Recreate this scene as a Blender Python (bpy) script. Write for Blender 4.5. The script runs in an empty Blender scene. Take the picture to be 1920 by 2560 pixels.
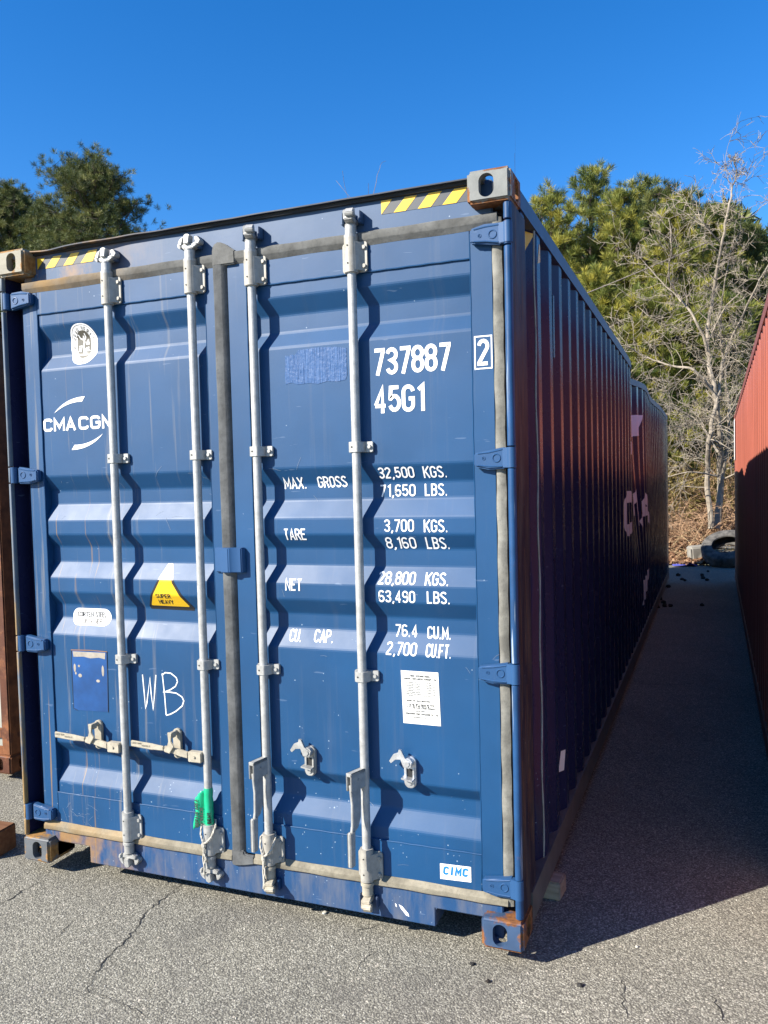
import bpy, bmesh, math, random
import numpy as np
from mathutils import Vector, Matrix, Quaternion

S = bpy.context.scene
R = math.radians
rnd = random.Random(7)

# ------------------------------------------------------------------ camera
GZ = 0.062                                   # container datum above the asphalt
cam = bpy.data.cameras.new('camera')
camo = bpy.data.objects.new('camera', cam)
S.collection.objects.link(camo)
S.camera = camo
CAM_LOC = Vector((3.0885, -2.8951, 1.7583 + GZ))
def rodr(r):
    t = Vector(r).length
    return Matrix.Rotation(t, 3, Vector(r) / t)
Bm = Matrix(((1, 0, 0), (0, 0, -1), (0, 1, 0)))
Rm = rodr((0.0486, 0.3736, -0.0156)) @ Bm   # rows: right, down, forward
M3 = Matrix((Rm[0], -Rm[1], -Rm[2])).transposed()
camo.matrix_world = Matrix.Translation(CAM_LOC) @ M3.to_4x4()
cam.sensor_fit = 'VERTICAL'
cam.sensor_height = 36.0
cam.lens = 36.0 * 2018.34 / 2560
cam.shift_x = -18.87 / 2560
cam.shift_y = 25.63 / 2560
cam.clip_start = 0.05
cam.clip_end = 2000

# ------------------------------------------------------------------ light
SUN_AZ, SUN_EL = 43.0, 32.0                 # light travels towards +x,+y
w = bpy.data.worlds.new('World'); S.world = w
w.use_nodes = True
nt = w.node_tree; nt.nodes.clear()
wo = nt.nodes.new('ShaderNodeOutputWorld'); bg = nt.nodes.new('ShaderNodeBackground')
sky = nt.nodes.new('ShaderNodeTexSky')
sky.sky_type = 'NISHITA'; sky.sun_disc = False
sky.sun_elevation = R(SUN_EL); sky.sun_rotation = R(180 + SUN_AZ)
sky.altitude = 0; sky.air_density = 1.0; sky.dust_density = 0.15; sky.ozone_density = 4.5
bg.inputs['Strength'].default_value = 0.094
hsv = nt.nodes.new('ShaderNodeHueSaturation'); hsv.inputs['Saturation'].default_value = 1.31; hsv.inputs['Hue'].default_value = .507
nt.links.new(sky.outputs[0], hsv.inputs['Color']); nt.links.new(hsv.outputs[0], bg.inputs[0]); nt.links.new(bg.outputs[0], wo.inputs[0])
sl = bpy.data.lights.new('sun', 'SUN'); so = bpy.data.objects.new('sun', sl)
S.collection.objects.link(so)
sl.energy = 5.0; sl.angle = R(0.5); sl.color = (1.0, 0.93, 0.82)
ld = Vector((math.sin(R(SUN_AZ)) * math.cos(R(SUN_EL)), math.cos(R(SUN_AZ)) * math.cos(R(SUN_EL)), -math.sin(R(SUN_EL))))
so.rotation_euler = ld.to_track_quat('-Z', 'Y').to_euler()
so.location = (-20, -20, 25)
S.view_settings.view_transform = 'Standard'; S.view_settings.look = 'None'
S.view_settings.exposure = 1.25; S.view_settings.gamma = 1
S.cycles.max_bounces = 8; S.cycles.diffuse_bounces = 3; S.cycles.glossy_bounces = 4

# ------------------------------------------------------------------ materials
class NB:
    def __init__(s, name):
        s.m = bpy.data.materials.new(name); s.m.use_nodes = True
        s.t = s.m.node_tree; s.t.nodes.clear()
        s.out = s.n('ShaderNodeOutputMaterial'); s.p = s.n('ShaderNodeBsdfPrincipled')
        s.t.links.new(s.p.outputs[0], s.out.inputs[0])
        s.tc = s.n('ShaderNodeTexCoord')
        s.obj = s.tc.outputs['Object']
    def n(s, t): return s.t.nodes.new(t)
    def put(s, sock, v):
        if hasattr(v, 'links') or isinstance(v, bpy.types.NodeSocket): s.t.links.new(v, sock)
        elif isinstance(v, (tuple, list)): sock.default_value = tuple(v) + ((1,) if len(v) == 3 and len(sock.default_value) == 4 else ())
        else: sock.default_value = v
    def mapv(s, scale=(1, 1, 1), rot=(0, 0, 0), loc=(0, 0, 0), src=None):
        k = s.n('ShaderNodeMapping'); k.inputs['Scale'].default_value = scale; k.inputs['Rotation'].default_value = rot; k.inputs['Location'].default_value = loc
        s.put(k.inputs[0], src or s.obj); return k.outputs[0]
    def noise(s, scale, detail=3, rough=.55, vec=None, dist=0):
        k = s.n('ShaderNodeTexNoise'); s.put(k.inputs['Vector'], vec or s.obj)
        k.inputs['Scale'].default_value = scale; k.inputs['Detail'].default_value = detail; k.inputs['Roughness'].default_value = rough; k.inputs['Distortion'].default_value = dist
        return k.outputs['Fac']
    def voro(s, scale, feat='F1', vec=None, out='Distance', rndm=1):
        k = s.n('ShaderNodeTexVoronoi'); k.feature = feat; s.put(k.inputs['Vector'], vec or s.obj); k.inputs['Scale'].default_value = scale
        k.inputs['Randomness'].default_value = rndm
        return k.outputs[out]
    def ramp(s, fac, *st):
        k = s.n('ShaderNodeValToRGB'); e = k.color_ramp.elements
        while len(e) < len(st): e.new(.5)
        for el, (p, c) in zip(e, st):
            el.position = p; el.color = (c, c, c, 1) if isinstance(c, (int, float)) else tuple(c) + (1,)
        s.put(k.inputs[0], fac); return k.outputs[0]
    def sm(s, v, a, b):
        k = s.n('ShaderNodeMapRange'); k.interpolation_type = 'SMOOTHSTEP'; s.put(k.inputs[0], v)
        k.inputs[1].default_value = a; k.inputs[2].default_value = b; return k.outputs[0]
    def math(s, op, a, b=0.0, clamp=False):
        k = s.n('ShaderNodeMath'); k.operation = op; k.use_clamp = clamp; s.put(k.inputs[0], a); s.put(k.inputs[1], b); return k.outputs[0]
    def mix(s, f, a, b, mode='MIX'):
        k = s.n('ShaderNodeMix'); k.data_type = 'RGBA'; k.blend_type = mode
        s.put(k.inputs[0], f); s.put(k.inputs[6], a); s.put(k.inputs[7], b); return k.outputs[2]
    def sep(s, v=None):
        k = s.n('ShaderNodeSeparateXYZ'); s.put(k.inputs[0], v or s.obj); return k.outputs
    def bump(s, h, strength=.3, dist=.002, normal=None):
        k = s.n('ShaderNodeBump'); s.put(k.inputs['Height'], h); k.inputs['Strength'].default_value = strength; k.inputs['Distance'].default_value = dist
        if normal: s.put(k.inputs['Normal'], normal)
        s.t.links.new(k.outputs[0], s.p.inputs['Normal']); return k.outputs[0]
    def fin(s, col, rough=.5, metal=0.0, spec=.5):
        s.put(s.p.inputs['Base Color'], col); s.put(s.p.inputs['Roughness'], rough); s.put(s.p.inputs['Metallic'], metal)
        s.p.inputs['Specular IOR Level'].default_value = spec
        return s.m

def plain(name, col, rough=.6, var=.15, scale=8, metal=0, spec=.5, bump=0):
    b = NB(name); f = b.noise(scale, 4)
    c = b.mix(b.ramp(f, (.3, 0), (.7, 1)), tuple(x * (1 - var) for x in col), tuple(min(1, x * (1 + var)) for x in col))
    if bump: b.bump(b.noise(scale * 6, 4), bump, .002)
    return b.fin(c, rough, metal, spec)

RUST = (.105, .040, .016); RUST2 = (.235, .095, .030)
def blue_paint(name, base=(.0046, .050, .138), streak=1.0, faded=0.0, rough=.50, dusty=0.0, spec=.36, rustx=0.0):
    b = NB(name)
    x, y, z = b.sep()
    big = b.noise(1.7, 4, .6)
    c = b.mix(b.ramp(big, (.3, 0), (.72, 1)), tuple(v * .86 for v in base), tuple(v * 1.16 for v in base))
    c = b.mix(faded, c, (.075, .115, .165))
    # vertical run-off streaks, strongest on the left door
    if streak:
        sv = b.mapv((34, 6, 1.1), src=b.mapv((1, 1, 1)))
        sn = b.noise(1.0, 5, .62, vec=sv)
        left = b.sm(x, 1.35, .25)
        st = b.math('MULTIPLY', b.ramp(sn, (.58, 0), (.70, 1)), b.math('ADD', b.math('MULTIPLY', left, .50 * streak), .05))
        c = b.mix(st, c, (.20, .19, .17))
        sn2 = b.noise(1.0, 3, .6, vec=b.mapv((55, 5, .8), loc=(3, 1, 2)))
        left2 = b.sm(x, .75, .22)
        st2 = b.math('MULTIPLY', b.ramp(sn2, (.63, 0), (.70, 1)), b.math('MULTIPLY', left2, .75 * streak))
        c = b.mix(st2, c, (.22, .135, .055))
    # chips, more of them near the bottom
    low = b.sm(z, 1.1, .1)
    vd = b.voro(42, out='Distance'); vn = b.noise(3.0, 2)
    chip = b.math('MULTIPLY', b.math('LESS_THAN', vd, b.math('MULTIPLY', vn, .20)), b.math('GREATER_THAN', b.noise(19, 2), b.math('SUBTRACT', .66, b.math('MULTIPLY', low, .16))))
    c = b.mix(b.math('MULTIPLY', chip, .75), c, (.26, .33, .42))
    # fine scratches
    sc = b.noise(1.0, 2, .5, vec=b.mapv((9, 9, 60), rot=(0, .5, 0)), dist=.3)
    c = b.mix(b.math('MULTIPLY', b.ramp(sc, (.735, 0), (.75, 1)), .25), c, (.16, .22, .33))
    if dusty:
        d = b.math('MULTIPLY', b.ramp(b.noise(1, 5, .65, vec=b.mapv((14, 14, 3))), (.42, 0), (.72, 1)), dusty)
        c = b.mix(d, c, (.23, .20, .15))
    if rustx:
        rm = b.math('MULTIPLY', b.sm(x, 1.0, .12), b.ramp(b.noise(1, 5, .65, vec=b.mapv((9, 9, 5))), (.42, 0), (.60, 1)))
        c = b.mix(b.math('MULTIPLY', rm, rustx), c, b.mix(b.noise(25, 3), (.20, .105, .035), (.34, .20, .075)))
    r = b.math('ADD', b.math('MULTIPLY', b.noise(6, 4), .18), rough - .09)
    b.bump(b.math('ADD', b.noise(2.3, 2), b.math('MULTIPLY', b.noise(60, 3), .03)), .32, .012)
    return b.fin(c, r, 0, spec)

M = {}
M['blue'] = blue_paint('blue_paint')
M['blue_header'] = blue_paint('faded_blue_paint', (.012, .055, .15), .4, .36, .50, rustx=.8)
M['blue_sill'] = blue_paint('dirty_blue_paint', (.0075, .050, .145), 1.3, .06, .50, .36, rustx=.9)
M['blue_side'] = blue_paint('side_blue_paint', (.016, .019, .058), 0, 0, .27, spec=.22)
M['blue_hinge'] = blue_paint('hinge_blue_paint', (.009, .057, .160), .2, .10, .48)

def rust_paint(name, base, amount, edge=.12, a=RUST, bb=RUST2, scale=16):
    b = NB(name)
    g = b.tc.outputs['Generated']
    n1 = b.noise(scale, 9, .72); n2 = b.noise(scale * 3, 4, .6)
    gx, gy, gz = b.sep(g)
    def ed(v): return b.math('ABSOLUTE', b.math('SUBTRACT', v, .5))
    mx = b.math('MAXIMUM', ed(gx), ed(gz))
    e = b.sm(mx, .5 - edge, .5)
    f = b.math('ADD', b.math('MULTIPLY', b.math('MULTIPLY', e, b.ramp(b.noise(7, 3), (.35, .15), (.65, 1))), .46), n1)
    mask = b.sm(f, amount - .02, amount + .12)
    rc = b.mix(b.ramp(n2, (.35, 0), (.65, 1)), a, bb)
    bc = b.mix(b.ramp(b.noise(9, 4), (.35, 0), (.65, 1)), tuple(v * .7 for v in base), base)
    if 'scuffed_post' in name: bc = b.mix(b.ramp(b.noise(1, 4, .6, vec=b.mapv((60, 60, 2.2))), (.60, 0), (.68, .75)), bc, (.36, .42, .48))
    c = b.mix(mask, bc, rc)
    b.bump(b.math('ADD', b.math('MULTIPLY', mask, .6), b.math('MULTIPLY', n2, .6)), .5, .002)
    return b.fin(c, b.math('ADD', b.math('MULTIPLY', mask, .3), .5), 0, .35)
M['cast_tr'] = rust_paint('weathered_casting_paint', (.20, .21, .20), .64, .16)
M['cast_tl'] = rust_paint('rust_stained_casting_paint', (.25, .23, .17), .58, .14, (.19, .09, .025), (.33, .18, .06))
M['cast_br'] = rust_paint('scuffed_blue_casting_paint', (.045, .085, .165), .605, .22)
M['cast_bl'] = rust_paint('orange_stained_casting_paint', (.12, .13, .14), .64, .20, (.20, .10, .03), (.34, .19, .06))
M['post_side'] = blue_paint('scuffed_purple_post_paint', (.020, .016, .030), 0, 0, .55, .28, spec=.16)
M['post'] = rust_paint('scuffed_post_paint', (.012, .062, .17), .655, .0, scale=6)
def post_left():
    b = NB('stained_post_paint'); x, y, z = b.sep()
    n = b.noise(1, 5, .65, vec=b.mapv((20, 20, 3))); lowz = b.sm(z, 2.2, .1)
    c = b.mix(b.ramp(b.noise(3, 4), (.35, 0), (.65, 1)), (.05, .085, .14), (.16, .18, .19))
    c = b.mix(b.sm(b.math('ADD', n, b.math('MULTIPLY', lowz, .22)), .56, .72), c, b.mix(b.noise(30, 3), (.20, .11, .035), (.36, .24, .10)))
    return b.fin(c, .6)
M['post_l'] = post_left()
M['lip'] = blue_paint('rusted_lip_paint', (.02, .03, .05), 0, 0, .6, rustx=1.0)

def gasket_mat(name, col, stain=(.20, .14, .07), amt=.4):
    b = NB(name); x, y, z = b.sep()
    n = b.noise(9, 5, .65); n2 = b.noise(70, 4, .7)
    c = b.mix(b.ramp(n, (.35, 0), (.65, 1)), tuple(v * .62 for v in col), tuple(v * 1.2 for v in col))
    c = b.mix(b.math('MULTIPLY', b.ramp(n2, (.5, 0), (.7, 1)), .35), c, tuple(v * .4 for v in col))
    lf = b.math('MULTIPLY', b.sm(x, .95, .1), b.ramp(b.noise(3, 4, .6), (.35, 0), (.6, 1)))
    c = b.mix(b.math('MULTIPLY', lf, amt), c, stain)
    b.bump(n2, .45, .003)
    return b.fin(c, .85, 0, .2)
M['gasket'] = gasket_mat('dusty_rubber', (.135, .136, .130), (.30, .19, .08), .95)
M['gasket_v'] = gasket_mat('grey_rubber', (.100, .104, .105))
M['gasket_dark'] = gasket_mat('dark_rubber', (.045, .044, .042), amt=.1)
M['gasket_low'] = gasket_mat('sandy_rubber', (.21, .19, .145), (.30, .19, .075), .9)
M['gasket_r'] = gasket_mat('cracked_grey_rubber', (.20, .195, .17))

def galv(name, col=(.46, .46, .44), rough=.5, metal=.35, dirt=.25):
    b = NB(name)
    n = b.noise(30, 5, .65); n2 = b.noise(140, 3, .6); v = b.noise(1, 4, .6, vec=b.mapv((30, 30, 4)))
    c = b.mix(b.ramp(n, (.35, 0), (.65, 1)), tuple(q * .82 for q in col), tuple(q * 1.12 for q in col))
    c = b.mix(b.math('MULTIPLY', b.ramp(n2, (.58, 0), (.72, 1)), dirt), c, (.14, .13, .11))
    c = b.mix(b.math('MULTIPLY', b.ramp(v, (.58, 0), (.70, 1)), dirt), c, (.24, .20, .13))
    b.bump(n2, .15, .001)
    return b.fin(c, b.math('ADD', b.math('MULTIPLY', n, .2), rough - .1), metal, .5)
M['galv'] = galv('galvanised_steel', (.36, .36, .345))
M['galv_bar'] = galv('galvanised_bar', (.40, .40, .385), .5, .3, .22)
M['galv_dull'] = galv('dull_cast_steel', (.32, .305, .27), .62, .15, .4)
M['galv_cream'] = galv('cream_stained_steel', (.37, .335, .26), .6, .1, .35)
M['galv_new'] = galv('bright_zinc', (.62, .63, .64), .34, .7, .12)
M['dark_hole'] = plain('dark_recess', (.02, .02, .02), .9)
M['white'] = plain('white_vinyl', (.80, .80, .79), .45, .03, 20)
M['white_side'] = plain('white_logo_vinyl', (.72, .70, .70), .6, .06, 5)
M['yellow'] = plain('yellow_vinyl', (.70, .42, .010), .38, .05, 12)
M['black'] = plain('black_vinyl', (.014, .014, .015), .38, .1)
M['tape_grey'] = plain('dark_grey_vinyl', (.045, .05, .055), .4, .1)
M['print'] = plain('black_print', (.03, .03, .03), .6)
M['print_grey'] = plain('grey_print', (.05, .048, .042), .6)
M['chalk'] = plain('chalk', (.72, .73, .72), .9, .15, 60)
M['cimc_blue'] = plain('blue_print', (.01, .16, .48), .5, .05)
M['sticker'] = plain('plate_white', (.70, .70, .67), .4, .06, 15)
M['bv_grey'] = plain('olive_grey_print', (.085, .078, .06), .5, .05)
def patch_mat():
    b = NB('brushed_over_blue_paint'); n = b.noise(1, 4, .6, vec=b.mapv((160, 10, 9))); n2 = b.noise(40, 4)
    c = b.mix(b.ramp(n, (.3, 0), (.7, 1)), (.016, .062, .175), (.034, .098, .245))
    b.bump(b.math('ADD', n, b.math('MULTIPLY', n2, .5)), .8, .006); return b.fin(c, .45)
M['patch'] = patch_mat()
M['placard'] = plain('scraped_blue_film', (.008, .055, .185), .4, .25, 9)
M['residue'] = plain('label_residue', (.28, .25, .21), .8, .2, 30)
def tape_mat():
    b = NB('green_plastic_tape'); c = b.mix(b.noise(12, 3), (.006, .30, .12), (.015, .42, .24))
    b.p.inputs['Transmission Weight'].default_value = 0.0
    b.bump(b.noise(30, 3), .3, .004); return b.fin(c, .28)
M['green'] = tape_mat()
def rope_mat():
    b = NB('pale_rope'); wv = b.n('ShaderNodeTexWave'); b.put(wv.inputs[0], b.mapv((60, 60, 110), rot=(.6, 0, 0))); wv.inputs['Scale'].default_value = 1
    c = b.mix(wv.outputs['Fac'], (.34, .31, .25), (.60, .57, .50)); b.bump(wv.outputs['Fac'], .8, .003); return b.fin(c, .9)
M['rope'] = rope_mat()
def wood_mat(name, a, bb):
    b = NB(name); n = b.noise(1, 5, .6, vec=b.mapv((5, 40, 40))); c = b.mix(b.ramp(n, (.3, 0), (.7, 1)), a, bb)
    b.bump(n, .4, .004); return b.fin(c, .85, 0, .2)
M['wood'] = wood_mat('weathered_timber', (.26, .195, .13), (.44, .345, .25))
M['wood_red'] = wood_mat('red_brown_timber', (.11, .048, .024), (.20, .10, .05))

def red_mat(name, base):
    b = NB(name)
    c = b.mix(b.ramp(b.noise(1, 5, .6, vec=b.mapv((6, 6, .6))), (.35, 0), (.65, 1)), tuple(v * .85 for v in base), tuple(v * 1.12 for v in base))
    sn = b.noise(1, 5, .6, vec=b.mapv((10, 10, .5), loc=(2, 5, 1)))
    c = b.mix(b.math('MULTIPLY', b.ramp(sn, (.6, 0), (.72, 1)), .3), c, (.10, .03, .02))
    return b.fin(c, b.math('ADD', b.math('MULTIPLY', b.noise(5, 3), .2), .42))
M['red'] = red_mat('red_oxide_paint', (.30, .088, .060))
M['red_rail'] = red_mat('dull_red_paint', (.20, .055, .04))
M['rust_body'] = rust_paint('heavily_rusted_paint', (.10, .035, .018), .50, .10, (.11, .04, .015), (.23, .085, .03), scale=5)
M['grey_door'] = plain('dirty_grey_paint', (.30, .31, .27), .55, .2, 3)

# ------------------------------------------------------------------ mesh helper
class MB:
    def __init__(s): s.v = []; s.f = []; s.mi = []; s.m = 0
    def add(s, vs, fs):
        o = len(s.v); s.v += [tuple(p) for p in vs]; s.f += [tuple(i + o for i in f) for f in fs]; s.mi += [s.m] * len(fs); return s
    def box(s, x0, x1, y0, y1, z0, z1):
        return s.add([(x0, y0, z0), (x1, y0, z0), (x1, y1, z0), (x0, y1, z0), (x0, y0, z1), (x1, y0, z1), (x1, y1, z1), (x0, y1, z1)],
                     [(3, 2, 1, 0), (4, 5, 6, 7), (0, 1, 5, 4), (1, 2, 6, 5), (2, 3, 7, 6), (3, 0, 4, 7)])
    def tube(s, pts, rad, seg=8, cap=True):
        pts = [Vector(p) for p in pts]
        if isinstance(rad, (int, float)): rad = [rad] * len(pts)
        d0 = (pts[1] - pts[0]).normalized()
        u = d0.orthogonal().normalized(); vs = []
        for i, p in enumerate(pts):
            d = (pts[min(i + 1, len(pts) - 1)] - pts[max(i - 1, 0)])
            d = d.normalized() if d.length > 1e-9 else d0
            u = (u - d * u.dot(d)); u = u.normalized() if u.length > 1e-6 else d.orthogonal().normalized()
            w_ = d.cross(u)
            for k in range(seg):
                a = 2 * math.pi * k / seg
                vs.append(p + (u * math.cos(a) + w_ * math.sin(a)) * rad[i])
        fs = []
        for i in range(len(pts) - 1):
            for k in range(seg):
                a = i * seg + k; b_ = i * seg + (k + 1) % seg
                fs.append((a, b_, b_ + seg, a + seg))
        if cap:
            fs.append(tuple(reversed(range(seg)))); n = (len(pts) - 1) * seg; fs.append(tuple(range(n, n + seg)))
        return s.add(vs, fs)
    def cyl(s, p0, p1, r, seg=20, r2=None): return s.tube([p0, p1], [r, r if r2 is None else r2], seg)
    def prism(s, poly, axis, a, b):
        """poly in the two remaining axes (order x,y,z), extruded along axis from a to b"""
        n = len(poly)
        def P(q, t): l = list(q); l.insert(axis, t); return tuple(l)
        ar = sum(poly[i][0] * poly[(i + 1) % n][1] - poly[(i + 1) % n][0] * poly[i][1] for i in range(n))
        vs = [P(q, a) for q in poly] + [P(q, b) for q in poly]
        fs = [tuple(range(n)), tuple(reversed(range(n, 2 * n)))] + [(i, i + n, (i + 1) % n + n, (i + 1) % n) for i in range(n)]
        s.add(vs, fs); return s
    def build(s, name, mat, parent=None, bevel=0, seg=2, smooth=False, loc=None, fix=True):
        me = bpy.data.meshes.new(name); me.from_pydata(s.v, [], s.f)
        mats = mat if isinstance(mat, (list, tuple)) else [mat]
        for m_ in mats: me.materials.append(m_)
        me.polygons.foreach_set('material_index', s.mi)
        if fix or bevel:
            bm = bmesh.new(); bm.from_mesh(me)
            if fix: bmesh.ops.recalc_face_normals(bm, faces=bm.faces)
            if bevel:
                ed = [e for e in bm.edges if len(e.link_faces) == 2 and e.calc_face_angle(0) > .5]
                if ed: bmesh.ops.bevel(bm, geom=ed, offset=bevel, segments=seg, affect='EDGES', clamp_overlap=True)
            bm.to_mesh(me); bm.free()
        if smooth:
            me.polygons.foreach_set('use_smooth', [True] * len(me.polygons))
            me.set_sharp_from_angle(angle=R(38))
        o = bpy.data.objects.new(name, me); S.collection.objects.link(o)
        if parent: o.parent = parent
        if loc: o.location = loc
        return o

def empty(name, loc, label=None, cat=None, group=None, rz=0):
    o = bpy.data.objects.new(name, None); S.collection.objects.link(o); o.location = loc; o.rotation_euler = (0, 0, rz)
    o.empty_display_size = .2
    if label: tag(o, label, cat, group)
    return o
def tag(o, label=None, cat=None, group=None, kind=None):
    if label: o['label'] = label
    if cat: o['category'] = cat
    if group: o['group'] = group
    if kind: o['kind'] = kind
    return o
def dup(o, parent, loc, rot=None):
    c = o.copy(); S.collection.objects.link(c); c.parent = parent; c.location = loc
    if rot is not None: c.rotation_euler = rot
    return c

def rrect(x0, x1, z0, z1, r, n=5):
    out = []
    for cx, cz, a0 in ((x1 - r, z1 - r, 0), (x0 + r, z1 - r, 90), (x0 + r, z0 + r, 180), (x1 - r, z0 + r, 270)):
        for k in range(n + 1):
            a = R(a0 + 90 * k / n); out.append((cx + r * math.cos(a), cz + r * math.sin(a)))
    return out

# ------------------------------------------------------------------ stroke lettering
def arc(cx, cy, rx, ry, a0, a1, n=9): return [(cx + rx * math.cos(R(a0 + (a1 - a0) * k / n)), cy + ry * math.sin(R(a0 + (a1 - a0) * k / n))) for k in range(n + 1)]
r_ = .22
def oval(w, y0=0, y1=1, r=None):
    r = r or min(w / 2, .25)
    return arc(w - r, y1 - r, r, r, 0, 90, 5) + arc(r, y1 - r, r, r, 90, 180, 5) + arc(r, y0 + r, r, r, 180, 270, 5) + arc(w - r, y0 + r, r, r, 270, 360, 5) + [(w, y1 - r)]
W_ = .46
def glyphs(w=W_):
    r = min(w / 2, .24); G = {}
    G['0'] = [oval(w)]; G['O'] = G['0']
    G['1'] = [[(.05, .84), (w * .55, 1), (w * .55, 0)]]
    G['2'] = [arc(w / 2, 1 - r, w / 2, r, 172, -30, 9) + [(0, .06), (0, 0), (w, 0)]]
    G['3'] = [arc(w / 2, 1 - r, w / 2, r, 165, -55, 9) + [(w * .45, .53)] + arc(w / 2, r + .01, w / 2, r + .01, 62, -165, 9)]
    G['4'] = [[(w * .74, 0), (w * .74, 1), (0, .26)], [(-.02, .235), (w * 1.05, .235)]]
    G['5'] = [[(w * .95, 1), (.06, 1), (.03, .53)] + arc(w / 2, .33, w / 2, .30, 140, -160, 12)]
    G['6'] = [arc(w / 2, 1 - r, w / 2, r, 25, 180, 7) + [(0, r)] + arc(w / 2, r + .04, w / 2, r + .04, 180, 530, 14)]
    G['7'] = [[(0, 1), (w, 1), (w, .95), (w * .35, 0)]]
    G['8'] = [oval(w, .52, 1, min(w / 2, .23)), oval(w, 0, .54, min(w / 2, .25))]
    G['9'] = [[(w - x, 1 - y) for x, y in G['6'][0]]]
    G['A'] = [[(0, 0), (w * .5, 1), (w, 0)], [(w * .17, .27), (w * .83, .27)]]
    G['B'] = [[(0, 0), (0, 1)] + arc(w - r, 1 - .235, r * .9, .235, 90, -90, 6) + [(0, .53)], [(0, .53)] + arc(w - r, .265, r, .265, 90, -90, 6) + [(0, 0)]]
    G['C'] = [arc(w - r, 1 - r, r, r, 5, 90, 5) + arc(r, 1 - r, r, r, 90, 180, 5) + arc(r, r, r, r, 180, 270, 5) + arc(w - r, r, r, r, 270, 355, 5)]
    G['D'] = [[(0, 0), (0, 1)] + arc(w - r, 1 - r, r, r, 90, 0, 5) + arc(w - r, r, r, r, 0, -90, 5) + [(0, 0)]]
    G['E'] = [[(w, 1), (0, 1), (0, 0), (w, 0)], [(0, .52), (w * .85, .52)]]
    G['F'] = [[(w, 1), (0, 1), (0, 0)], [(0, .52), (w * .85, .52)]]
    G['G'] = [arc(w - r, 1 - r, r, r, 5, 90, 5) + arc(r, 1 - r, r, r, 90, 180, 5) + arc(r, r, r, r, 180, 270, 5) + arc(w - r, r, r, r, 270, 360, 5) + [(w, .48), (w * .55, .48)]]
    G['H'] = [[(0, 0), (0, 1)], [(w, 0), (w, 1)], [(0, .52), (w, .52)]]
    G['I'] = [[(w * .3, 0), (w * .3, 1)]]
    G['J'] = [[(w, 1), (w, r)] + arc(w / 2, r, w / 2, r, 0, -170, 8)]
    G['K'] = [[(0, 0), (0, 1)], [(w, 1), (0, .40)], [(w * .33, .58), (w, 0)]]
    G['L'] = [[(0, 1), (0, 0), (w * .9, 0)]]
    G['M'] = [[(0, 0), (0, 1), (w * .6, .25), (w * 1.2, 1), (w * 1.2, 0)]]
    G['N'] = [[(0, 0), (0, 1), (w, 0), (w, 1)]]
    G['P'] = [[(0, 0), (0, 1)] + arc(w - r, 1 - .25, r, .25, 90, -90, 6) + [(0, .5)]]
    G['Q'] = [oval(w), [(w * .6, .22), (w, 0)]]
    G['R'] = [[(0, 0), (0, 1)] + arc(w - r, 1 - .25, r, .25, 90, -90, 6) + [(0, .5)], [(w * .5, .5), (w, 0)]]
    G['S'] = [arc(w / 2, 1 - r, w / 2, r, 20, 200, 9) + [(w * .5, .52)] + arc(w / 2, r, w / 2, r, 40, -160, 9)]
    G['T'] = [[(0, 1), (w, 1)], [(w / 2, 1), (w / 2, 0)]]
    G['U'] = [[(0, 1), (0, r)] + arc(w / 2, r, w / 2, r, 180, 360, 9) + [(w, 1)]]
    G['V'] = [[(0, 1), (w / 2, 0), (w, 1)]]
    G['W'] = [[(0, 1), (w * .3, 0), (w * .6, .8), (w * .9, 0), (w * 1.2, 1)]]
    G['X'] = [[(0, 1), (w, 0)], [(0, 0), (w, 1)]]
    G['Y'] = [[(0, 1), (w / 2, .45), (w, 1)], [(w / 2, .45), (w / 2, 0)]]
    G['Z'] = [[(0, 1), (w, 1), (0, 0), (w, 0)]]
    G['.'] = [[(0, .0), (.10, .0)]]; G[','] = [[(.10, .05), (.02, -.13)]]; G['-'] = [[(0, .48), (w * .7, .48)]]
    G['('] = [arc(w * .6, .5, w * .5, .6, 120, 240, 6)]; G[')'] = [arc(-w * .1, .5, w * .5, .6, 60, -60, 6)]; G['/'] = [[(0, 0), (w, 1)]]
    return G
GL = glyphs()
def ribbon(pts, wd, taper=None):
    """flat ribbon along a 2-D polyline -> (verts, quads)"""
    P = [Vector((a, b)) for a, b in pts]; Q = [P[0]]
    for p in P[1:]:
        if (p - Q[-1]).length > 1e-6: Q.append(p)
    P = Q; n = len(P); closed = (P[0] - P[-1]).length < 1e-5 and n > 3
    L = []; Rr = []
    for i in range(n):
        a = P[i] - P[i - 1] if i else (P[-1] - P[-2] if closed else None)
        b = P[i + 1] - P[i] if i < n - 1 else (P[1] - P[0] if closed else None)
        if a is None: a = b
        if b is None: b = a
        a = a.normalized(); b = b.normalized()
        na = Vector((-a.y, a.x)); nb = Vector((-b.y, b.x)); m = (na + nb)
        if m.length < .2: m = na
        m = m.normalized(); k = 1 / max(.45, m.dot(na))
        wv = wd * (taper[i] if taper else 1)
        L.append(P[i] + m * wv * .5 * k); Rr.append(P[i] - m * wv * .5 * k)
    vs = [tuple(q) for q in L + Rr]
    return vs, [(i, i + 1, n + i + 1, n + i) for i in range(n - 1)]
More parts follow.
